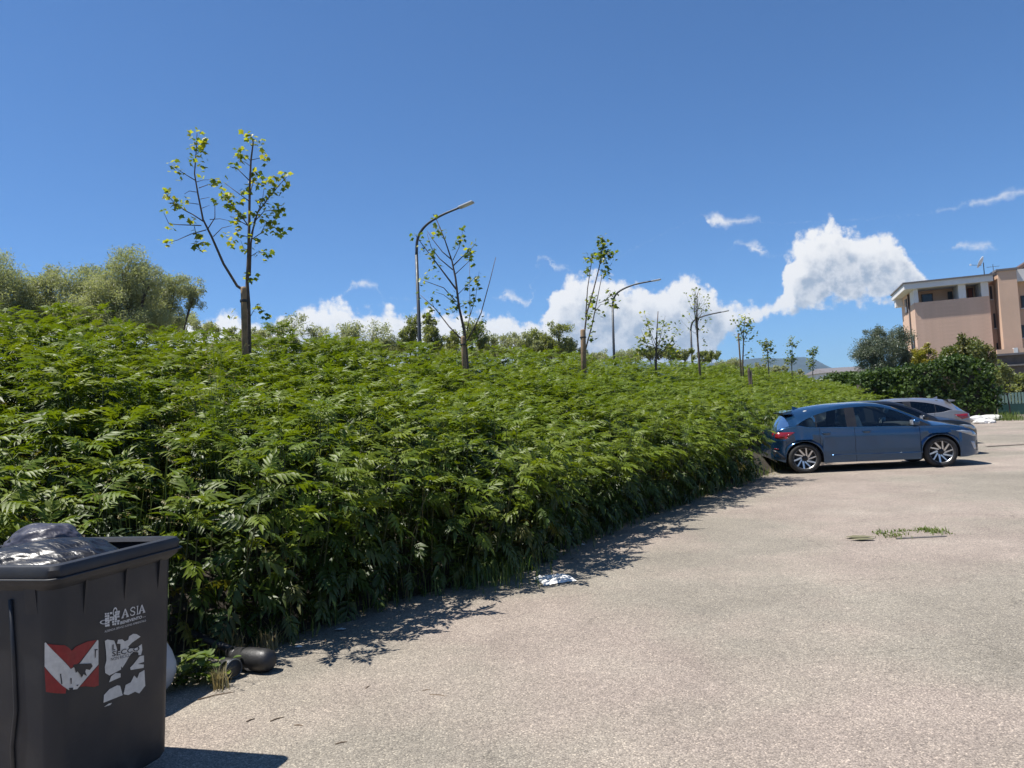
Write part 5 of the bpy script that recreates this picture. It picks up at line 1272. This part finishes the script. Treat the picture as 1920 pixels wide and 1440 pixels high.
MB().tube(arc, .014, 8).build('wheel_arch', 'bin', BIN, True)
for sy in (-1, 1):
    T = Matrix.Translation((-RD/2+.20, sy*(RW/2-.10), .125)) @ Matrix.Rotation(R(90)*-sy, 4, 'X')
    wq = MB().lathe([(.001, .03), (.06, .03), (.075, .02), (.10, .035), (.12, .02), (.125, 0), (.12, -.03), (.001, -.03)], 24, T).build('wheel', 'tyre', BIN, True)
MB().tube([(-RD/2+.20, -RW/2+.1, .125), (-RD/2+.20, RW/2-.1, .125)], .014, 8).build('axle', 'rail_metal', BIN)
b = MB().box((-RD/2-.045, 0, .62), (.045, RW-.04, .86), bev=.02); b.build('lid', 'bin', BIN)
MB().tube([(-RD/2-.045, -RW/2+.05, 1.06), (-RD/2-.045, RW/2-.05, 1.06)], .016, 8).build('hinge_bar', 'bin', BIN, True)
# marks: each outline is carried onto the body's own surface
def bin_uv(px, py):
    "where the sight line through the mark meets the lettered side: (distance along it, height)"
    d = ray(px, py); z = .6; y = 0
    for _ in range(12):
        xf = bin_half(z)[0]; t = (bo+ex_b*xf-CAM).dot(ex_b)/d.dot(ex_b); p = CAM+d*t; z = p.z; y = (p-bo).dot(ey_b)
    return y, z
def on_bin(y, z, off=.002):
    hx_, hy_ = bin_half(z); lim = hy_-CR
    if y >= -lim: return Vector((hx_+off, y, z))
    s_ = (-lim-y)/CR
    if s_ <= math.pi/2: return Vector((hx_-CR+(CR+off)*math.cos(s_), -lim-(CR+off)*math.sin(s_), z))
    return Vector((hx_-CR-(s_-math.pi/2)*CR, -hy_-off, z))
def wrap_mesh(bm, off):
    for v in bm.verts: v.co = on_bin(v.co.x, v.co.y, off)
def decal(polys, name, mat, off, par):
    bm = bmesh.new()
    for poly in polys:
        f = bm.faces.new([bm.verts.new((*q, 0)) for q in poly])
    bmesh.ops.triangulate(bm, faces=bm.faces[:])
    for _ in range(4):
        bmesh.ops.subdivide_edges(bm, edges=[e for e in bm.edges if e.calc_length() > .014], cuts=1); bmesh.ops.triangulate(bm, faces=bm.faces[:])
    bmesh.ops.triangulate(bm, faces=bm.faces[:])
    wrap_mesh(bm, off)
    me = bpy.data.meshes.new(name); bm.to_mesh(me); bm.free()
    return link(name, me, mat, par)
K2 = lambda pts: [bin_uv(80+x/6.26, 1110+y/6.26) for x, y in pts]
rv = decal([K2([(85,620),(95,610),(325,905),(430,840),(640,560),(650,570),(650,850),(400,1140),(300,1150),(240,1100),(85,900)])], 'warning_sticker', 'sticker_white', .0020, BIN)
rv['label'] = 'torn red and white chevron sticker'
decal([K2([(105,622),(260,625),(300,655),(335,690),(385,640),(520,580),(628,563),(420,830),(325,898)]), K2([(85,905),(240,1100),(275,1130),(270,1190),(100,1195)]), K2([(650,858),(650,1095),(600,1115),(500,1105),(425,1112),(470,1065)])], 'red_chevron', 'sticker_red', .0032, rv)
decal([K2([(345,860),(370,850),(450,842),(560,838),(578,868),(545,915),(500,905),(490,935),(510,985),(470,965),(450,1005),(425,960),(400,930),(380,950),(370,900)]), K2([(598,672),(636,668),(636,682),(618,684),(612,770),(604,770),(606,690)]), K2([(380,1095),(410,1085),(405,1105)]), K2([(298,1128),(350,1120),(345,1145),(305,1148)]), K2([(315,1010),(332,1010),(330,1080),(322,1080)]), K2([(218,960),(228,960),(240,1080),(230,1080)])], 'peeled_patch', 'bin', .0044, rv)
lab = decal([K2([(725,575),(755,558),(835,570),(860,640),(875,700),(905,690),(910,610),(868,605),(880,560),(930,555),(960,580),(1000,560),(1010,520),(1060,490),(1100,495),(1145,525),(1050,590),(1000,640),(1010,660),(1090,660),(1160,610),(1165,680),(1150,740),(1120,740),(1120,710),(1060,700),(1010,760),(970,830),(930,890),(915,870),(915,910),(780,980),(730,950),(725,880),(745,800),(740,700)]),
 K2([(1150,750),(1185,745),(1185,820),(1110,845),(1185,852),(1180,890),(1090,905),(1030,915),(1020,890),(1060,850),(1130,760)]), K2([(775,1060),(800,990),(850,950),(910,955),(910,1000),(840,1030)]), K2([(715,1210),(780,1140),(870,1095),(905,1100),(935,1210),(760,1280),(710,1300)]),
 K2([(945,1200),(970,1090),(1030,1060),(1070,980),(1105,1015),(1130,950),(1190,915),(1200,1100),(1130,1190),(1080,1170),(1000,1210)]), K2([(715,1350),(770,1310),(810,1300),(790,1325)])], 'waste_label', 'sticker_white', .0020, BIN)
lab['label'] = 'torn white waste label'
def text_decal(txt, c0, c1, height, name, mat, off, par, bold=0.):
    "lettering between two points of the photograph, set flat on the bin"
    cu = bpy.data.curves.new('txt', 'FONT'); cu.body = txt; cu.size = 1; cu.offset = bold; cu.resolution_u = 2
    to = bpy.data.objects.new('txt', cu); col.objects.link(to); bpy.context.view_layer.update()
    me = bpy.data.meshes.new_from_object(to.evaluated_get(bpy.context.evaluated_depsgraph_get()))
    bpy.data.objects.remove(to); bpy.data.curves.remove(cu)
    xs_ = [v.co.x for v in me.vertices]; ys_ = [v.co.y for v in me.vertices]
    (y0, z0), (y1, z1) = K2([c0])[0], K2([c1])[0]; bm = bmesh.new(); bm.from_mesh(me); x0, x1, b0, b1 = min(xs_), max(xs_), min(ys_), max(ys_)
    for v in bm.verts:
        fx = (v.co.x-x0)/(x1-x0); fy = (v.co.y-b0)/(b1-b0); v.co = Vector((y0+(y1-y0)*fx, z0+(z1-z0)*fx+height*fy, 0))
    wrap_mesh(bm, off); bm.to_mesh(me); bm.free(); me.name = name
    return link(name, me, mat, par)
mpx = abs(K2([(910, 250)])[0][1]-K2([(910, 350)])[0][1])/100   # metres per crop pixel, upright
text_decal('IL', (808, 690), (845, 680), 70*mpx, 'label_text', 'sticker_ink', .0032, lab, .01)
text_decal('SECCO', (808, 760), (1130, 690), 62*mpx, 'label_text', 'sticker_ink', .0033, lab, .015)
text_decal('NON RICICLABILE', (795, 812), (1110, 735), 38*mpx, 'label_text', 'sticker_ink', .0031, lab, .0)
text_decal('UMIDO', (812, 895), (920, 865), 40*mpx, 'label_text', 'lamp_grey', .0030, lab, .0) if False else None
logo = None
def poly_letters(items, name, mat, off, par): return decal([K2(q) for q in items], name, mat, off, par)
# serif capitals A S I A, drawn as outlines in a 0..1 box and set on the lettered line
def A_(): return [[(0,0),(.30,0),(.30,.06),(.21,.08),(.44,.80),(.50,.80),(.50,1),(.44,1),(.10,.08),(0,.06)], [(.50,1),(.50,.80),(.70,.08),(.62,.06),(.62,0),(1,0),(1,.06),(.90,.08),(.58,1)], [(.28,.30),(.72,.30),(.70,.38),(.30,.38)]]
def I_(): return [[(.1,0),(.9,0),(.9,.07),(.68,.09),(.68,.91),(.9,.93),(.9,1),(.1,1),(.1,.93),(.32,.91),(.32,.09),(.1,.07)]]
def S_():
    outer = []; w_ = .13
    path = [(.86,.74),(.80,.90),(.52,.97),(.24,.88),(.16,.72),(.30,.57),(.62,.46),(.84,.32),(.78,.12),(.50,.03),(.22,.09),(.13,.28)]
    polys = []
    for i in range(len(path)-1):
        a = Vector(path[i]); b_ = Vector(path[i+1]); d = (b_-a).normalized(); n_ = Vector((-d.y, d.x))*(w_*.5 if 1 < i < 9 else w_*.35); a2 = a-d*.03; b2 = b_+d*.03
        polys.append([tuple(a2-n_), tuple(b2-n_), tuple(b2+n_), tuple(a2+n_)])
    return polys
(yA, zA), (yB, zB) = K2([(918, 312)])[0], K2([(1198, 240)])[0]
hL = 104*mpx; wid = yB-yA; cells = [(0, .30, A_()), (.335, .59, S_()), (.615, .71, I_()), (.70, 1.0, A_())]; sign = empty('x'); bpy.data.objects.remove(sign)
polys = []
for a, b_, gl_ in cells:
    for q in gl_: polys.append([(yA+wid*(a+(b_-a)*x), zA+(zB-zA)*(a+(b_-a)*x)+hL*y) for x, y in q])
bm_l = None
logo = decal(polys[:1], 'company_lettering', 'white_print', .0030, BIN)
for i, q in enumerate(polys[1:]): decal([q], 'letter_stroke', 'white_print', .0030+.00008*(i % 5), logo)
text_decal('BENEVENTO', (905, 382), (1160, 308), 36*mpx, 'letter_line', 'white_print', .0030, logo, .03)
text_decal('S.P.A.', (1166, 303), (1205, 292), 14*mpx, 'letter_line', 'white_print', .0030, logo, .0)
text_decal('AZIENDA SERVIZI IGIENE AMBIENTALE', (720, 478), (1205, 345), 24*mpx, 'letter_line', 'white_print', .0030, logo, .0)
# emblem: white square broken by a ringed figure
em = []
g = random.Random(4)
for i in range(6):
    for j in range(6):
        x0 = 722+i*29; y0 = 248-i*5.2+j*27
        if g.random() < .2 or (i in (3, 4) and j in (0, 1) and g.random() < .6): continue
        w1, h1 = g.uniform(20, 28), g.uniform(19, 26); jx, jy = g.uniform(0, 4), g.uniform(0, 4)
        em.append([(x0+jx, y0+jy), (x0+jx+w1, y0+jy-w1*.16), (x0+jx+w1+g.uniform(-4, 3), y0+jy+h1-w1*.16), (x0+jx+g.uniform(-3, 4), y0+jy+h1)])
emo = decal([K2(em[0])], 'emblem', 'white_print', .0030, BIN)
for q in em[1:]: decal([K2(q)], 'emblem_piece', 'white_print', .0030, emo)
def ring(cx_, cy_, rx, ry, wd, rot, n=22):
    o_ = []
    for k in range(n):
        qs = []
        for a, s_ in ((k, 1), (k+1, 1), (k+1, 1-wd), (k, 1-wd)):
            t = 2*math.pi*a/n; x, y = rx*s_*math.cos(t), ry*s_*math.sin(t); qs.append((cx_+x*math.cos(rot)-y*math.sin(rot), cy_+x*math.sin(rot)+y*math.cos(rot)))
        o_.append(qs)
    return o_
for c in (ring(720, 352, 58, 26, .30, -.1), ring(842, 235, 26, 56, .34, .1)):
    decal([K2(q) for q in c], 'emblem_ring', 'white_print', .0038, emo)

# bags in the bin
def bag(name, label, mat, c, rad, seed, pleats=13, top=None):
    bm = bmesh.new(); bmesh.ops.create_uvsphere(bm, u_segments=110, v_segments=56, radius=1)
    for v in bm.verts:
        a = math.atan2(v.co.y, v.co.x); p = v.co.copy()
        def rg(q): return 1-abs(noise.noise(q))*2
        k = 1+.12*noise.noise(p*1.5+Vector((seed, 0, 0)))
        ax_ = Vector((.75, .5, .35)).normalized(); q_ = p-ax_*(p.dot(ax_)*.72)
        k += .060*rg(q_*2.6+Vector((seed*2, 3, 1)))+.034*rg(q_*5.5+Vector((seed, 7, 1)))+.018*rg(p*8+Vector((seed, 1, 4)))
        z = p.z*rad[2]*k
        v.co = Vector((p.x*rad[0]*k, p.y*rad[1]*k, z))
    me = bpy.data.meshes.new(name); bm.to_mesh(me); bm.free()
    root = empty(name, c, bin_rz, label, 'bag')
    link('film', me, mat, root, True)
    if mat != 'bag_black': return root
    kn = MB().tube([(-rad[0]*.5, 0, rad[2]*.7), (-rad[0]*.56, .0, rad[2]*.85), (-rad[0]*.62, .02, rad[2]*.95)], [.03, .014, .026], 8); kn.build('tied_neck', mat, root, True)
    return root
def inbin(x, y, z): return bo+ex_b*x+ey_b*y+Vector((0, 0, z))
bag('rubbish_bag', 'shiny black rubbish bag bulging out of the open bin', 'bag_black', inbin(.04, -.03, .99), (.34, .27, .14), 3)
bag('rubbish_bag', 'crumpled black rubbish bag against the far end of the bin', 'bag_black', inbin(-.22, -.17, .98), (.18, .16, .12), 8)
bag('rubbish_bag', 'smoky grey translucent bag on top of the black bag', 'bag_grey', inbin(-.10, .09, 1.09), (.17, .14, .10), 12)

# low pale container standing behind the bin: only its rounded edge and its shadow show
q = on_z(313, 1318); ct = empty('grey_container', (q.x-.325, q.y+.05, 0), R(-14), 'pale grey rounded plastic container behind the dark bin', 'container')
rg = [rrect(.20, .20, .08, .0), rrect(.255, .24, .10, .06), rrect(.285, .26, .12, .13), rrect(.285, .26, .12, .18), rrect(.255, .25, .10, .25), rrect(.19, .25, .10, .34), rrect(.17, .24, .06, .62), rrect(.18, .24, .05, .64), rrect(.18, .24, .05, .66)]
loft(rg, True, True).build('body', 'drum', ct, True); ct.children[0].data.set_sharp_from_angle(angle=R(45))
loft([rrect(.20, .26, .05, .662), rrect(.20, .26, .05, .68), rrect(.15, .2, .05, .70)], True, True).build('lid', 'bin', ct)

# ------------------------------------------------------------------ litter by the bank
# discarded black post with a drum-shaped head
a0 = on_z(300, 1210); a1 = on_z(440, 1243); hd0 = on_z(445, 1255); hd1 = on_z(512, 1262)
bp = empty('discarded_post', (a0.x, a0.y, 0), 0, 'discarded black plastic post with a drum-shaped head lying by the bank', 'post')
L0 = lambda v, z: Vector((v.x-a0.x, v.y-a0.y, z))
MB().tube([L0(a0, .19), L0(a0.lerp(a1, .5), .14), L0(a1, .08)], .026, 12).build('tube', 'black_plastic', bp, True)
MB().tube([L0(a1, .07)-Vector((.05, -.02, 0)), L0(a1, .07), L0(hd0, .075)], [.026, .045, .05], 12).build('socket', 'black_plastic', bp, True)
dv = (hd1-hd0); dv.z = 0; dn = dv.normalized()
T = Matrix.Translation(L0(hd0, .078)) @ dn.to_track_quat('Z', 'Y').to_matrix().to_4x4(); ln = dv.length
MB().lathe([(.001, 0), (.055, 0), (.068, .01), (.07, ln*.3), (.074, ln*.34), (.074, ln*.8), (.066, ln*.92), (.04, ln), (.001, ln)], 24, T).build('drum_head', 'black_plastic', bp, True)
T2 = T @ Matrix.Translation((0, 0, ln*.4))
b = MB(); 
for s0 in range(3):
    aa1 = R(-150+12*s0); aa2 = R(-150+12*(s0+1)); b.add([(.0755*math.cos(aa1), .0755*math.sin(aa1), 0), (.0755*math.cos(aa2), .0755*math.sin(aa2), 0), (.0755*math.cos(aa2), .0755*math.sin(aa2), .035), (.0755*math.cos(aa1), .0755*math.sin(aa1), .035)], [(0, 1, 2, 3)])
o = b.build('paper_label', 'paper', bp); o.matrix_local = T2
# second black cap
c_ = on_z(426, 1276); T = Matrix.Translation((0, 0, .062)) @ Vector((.8, -.6, .1)).to_track_quat('Z', 'Y').to_matrix().to_4x4()
cp = empty('black_cap', (c_.x, c_.y+.05, 0), 0, 'round black plastic cap lying in the weeds beside the discarded post', 'cap')
MB().lathe([(.001, .05), (.05, .05), (.06, .04), (.062, -.05), (.055, -.06), (.05, -.03), (.001, -.03)], 20, T).build('shell', 'black_plastic', cp, True)
MB().lathe([(.052, .051), (.056, .056), (.06, .051)], 20, T).build('ring', 'rail_metal', cp)
# broad-leaved weeds
def weed(px, py, n, sz, label, seed):
    p = on_z(px, py); r = random.Random(seed); root = empty('broadleaf_weed', (p.x, p.y, 0), 0, label, 'weed', 'broad-leaved weeds by the bin')
    st = MB()
    for k in range(n):
        a = r.uniform(0, 6.28); h = r.uniform(.03, .17); d = Vector((math.cos(a), math.sin(a), 0))*r.uniform(.02, .13); tip = d+Vector((0, 0, h))
        st.tube([(0, 0, 0), d*.4+Vector((0, 0, h*.6)), tip], [.003, .0025, .002], 4, False)
        s_ = sz*r.uniform(.6, 1.2); out = Vector((math.cos(a+r.uniform(-.8, .8)), math.sin(a+r.uniform(-.8, .8)), r.uniform(-.5, .3))).normalized(); sd = out.cross(Vector((0, 0, 1))).normalized(); up = sd.cross(out)
        b = MB(); pts = [(0, 0), (.18, .30), (.45, .42), (.75, .28), (1, 0)]
        V = [tip+out*s_*x+up*s_*.0 for x, _ in pts]; Lp = [tip+out*s_*x+sd*s_*y+up*s_*y*.35 for x, y in pts[1:4]]; Rp = [tip+out*s_*x-sd*s_*y+up*s_*y*.35 for x, y in pts[1:4]]
        b.add(V+Lp+Rp, [(0, 1, 5), (1, 2, 6, 5), (2, 3, 7, 6), (3, 4, 7), (0, 8, 1), (1, 8, 9, 2), (2, 9, 10, 3), (3, 10, 4)]); b.build('leaf', 'grass' if r.random() < .7 else 'leaf_young', root, True)
    st.build('stems', 'stem', root)
WL = 'broad-leaved green weed between the bin and the black post'
for i, (px, py, n, s_) in enumerate(((345, 1285, 16, .075), (372, 1280, 18, .08), (398, 1275, 14, .07), (355, 1262, 16, .085), (330, 1290, 12, .07), (385, 1250, 12, .08))): weed(px, py, n, s_, WL, 70+i)
def straw_tuft(px, py, h, n, label, seed, sx=18):
    pts = []; r = random.Random(seed); p = on_z(px, py)
    for _ in range(n): q = on_z(px+r.gauss(0, sx), py+r.gauss(0, 3)); pts.append((q.x-p.x, q.y-p.y, 0))
    o = link('straw_tuft', blades(pts, 'drygrass', 'straw_tuft', h*.5, h, .003, seed, .8)); o.location = p; tag(o, label, 'straw')
straw_tuft(425, 1226, .24, 160, 'upright tuft of dry reddish straw behind the discarded post', 81)
straw_tuft(412, 1290, .16, 90, 'bent bundle of dry straw over the black cap', 82, 7)
straw_tuft(505, 1218, .22, 60, 'pale arching straw beside the drum-shaped head', 83, 10)
# crumpled white paper sheet
c_ = on_z(1040, 1088); b = MB(); n = 12; nx = 16
for j in range(n+1):
    for i in range(nx+1):
        u, v = i/nx-.5, j/n-.5; z = .012+.030*abs(noise.noise(Vector((u*5, v*5, 2))))+.02*abs(noise.noise(Vector((u*11, v*11, 5))))
        wv_ = 1+.12*noise.noise(Vector((u*3, v*3, 9))); b.v.append((u*.32*wv_+.04*v, v*.36*wv_, z*(1 if max(abs(u), abs(v)) < .46 else .4)))
b.add([], []); b.f += [(j*(nx+1)+i, j*(nx+1)+i+1, (j+1)*(nx+1)+i+1, (j+1)*(nx+1)+i) for j in range(n) for i in range(nx)]; b.m += [0]*(n*nx)
o = b.build('paper_sheet', 'paper', None, False, c_); o.rotation_euler = (0, 0, .35); tag(o, 'crumpled white paper sheet lying at the edge of the paving', 'paper')
for i, (px, py, s_) in enumerate(((1075, 1001, .06), (1088, 1012, .05), (1092, 1022, .03), (640, 1182, .05), (560, 1215, .04))):
    c_ = on_z(px, py); b = MB(); r = random.Random(i)
    V = [(s_*math.cos(2*math.pi*k/7)*r.uniform(.6, 1.2), s_*.7*math.sin(2*math.pi*k/7)*r.uniform(.6, 1.2), .006+r.uniform(0, .012)) for k in range(7)]+[(0, 0, .02)]
    b.add(V, [(k, (k+1) % 7, 7) for k in range(7)]); o = b.build('paper_scrap', 'paper', None, False, c_); tag(o, 'small pale paper scrap in the shade at the foot of the bank', 'paper', 'paper scraps along the bank')
for i, (px, py, ln, a) in enumerate(((405, 1306, .20, .5), (470, 1352, .05, .9), (822, 1306, .11, -.4), (800, 1296, .05, .2), (520, 1350, .08, .7), (560, 1362, .05, -.3), (690, 1290, .05, 1.2), (640, 1395, .06, .4))):
    p = on_z(px, py); o = MB().tube([(-ln/2, 0, .005), (0, ln*.06, .007), (ln/2, 0, .005)], [.004, .0035, .002], 5).build('twig', 'twig', None, False, p); o.rotation_euler = (0, 0, a)
    tag(o, 'thin brown twig lying on the paving', 'twig', 'twigs on the paving')
# sunken drain cover with weeds and the muddy crack beside it
c_ = on_z(1712, 1003); dc = empty('drain_cover', (c_.x, c_.y, .0), R(-4), 'weathered drain slab overgrown with low weeds in the paving', 'drain')
MB().box((0, 0, .006), (.46, .34, .012), bev=.004).build('slab', 'asphalt', dc)
for yy in (-.19, .19): MB().box((0, yy, .004), (.52, .02, .013)).build('frame', 'lowwall', dc)
r = random.Random(5); pts = []
for _ in range(260):
    s_ = r.choice((-1, 1, 1)); pts.append((r.gauss(.26 if s_ > 0 else -.22, .08), r.gauss(.08 if s_ > 0 else -.02, .11), .005))
for _ in range(120): pts.append((r.uniform(-.35, .35), .2+r.gauss(0, .03), .005))
tag(link('weeds', blades(pts, 'grass', 'weeds', .012, .055, .006, 9, 1.4), None, dc), kind='stuff')
for j, pl_ in enumerate(([(1583,1007),(1600,1003.5),(1622,1004),(1643,1006),(1625,1007.5),(1600,1008)], [(1590,1011),(1612,1008.5),(1635,1008.5),(1640,1010.5),(1615,1012)])):
    b = MB(); P3 = [on_z(*q, .016) for q in pl_]; b.ngon([tuple(p) for p in P3]); o = b.build('mud_patch', 'earth'); tag(o, 'flat brown mud patch in the paving beside the drain', 'mud', 'mud patches by the drain')
b = MB(); P3 = [on_z(px, py) for px, py in ((1850, 838), (1885, 836), (1925, 834), (1990, 832), (2060, 829))]
for i in range(len(P3)-1):
    p, q = P3[i], P3[i+1]; w_ = .10; b.add([(p.x, p.y-w_, .016), (q.x, q.y-w_, .016), (q.x, q.y+w_, .016), (p.x, p.y+w_, .016)], [(0, 1, 2, 3)])
tag(b.build('tar_seam', 'oldwood'), 'dark tar seam running across the paving in front of the blue car', 'seam', kind='structure')

# ------------------------------------------------------------------ haze
HAZE = 0.00009
if HAZE:
    mb = MB(); mb.box((0, 0, 268), (18400, 18400, 540)); hz = mb.build('haze', None)
    m = bpy.data.materials.new('haze_air'); m.use_nodes = True; t = NT(m.node_tree); t.n.clear()
    out = t.new('ShaderNodeOutputMaterial'); pv = t.new('ShaderNodeVolumePrincipled'); pv.inputs['Color'].default_value = (.5, .74, 1, 1); pv.inputs['Density'].default_value = HAZE; pv.inputs['Anisotropy'].default_value = .2
    t.l.new(pv.outputs[0], out.inputs['Volume']); hz.data.materials.append(m); tag(hz, kind='stuff', label='thin pale blue haze over the valley')
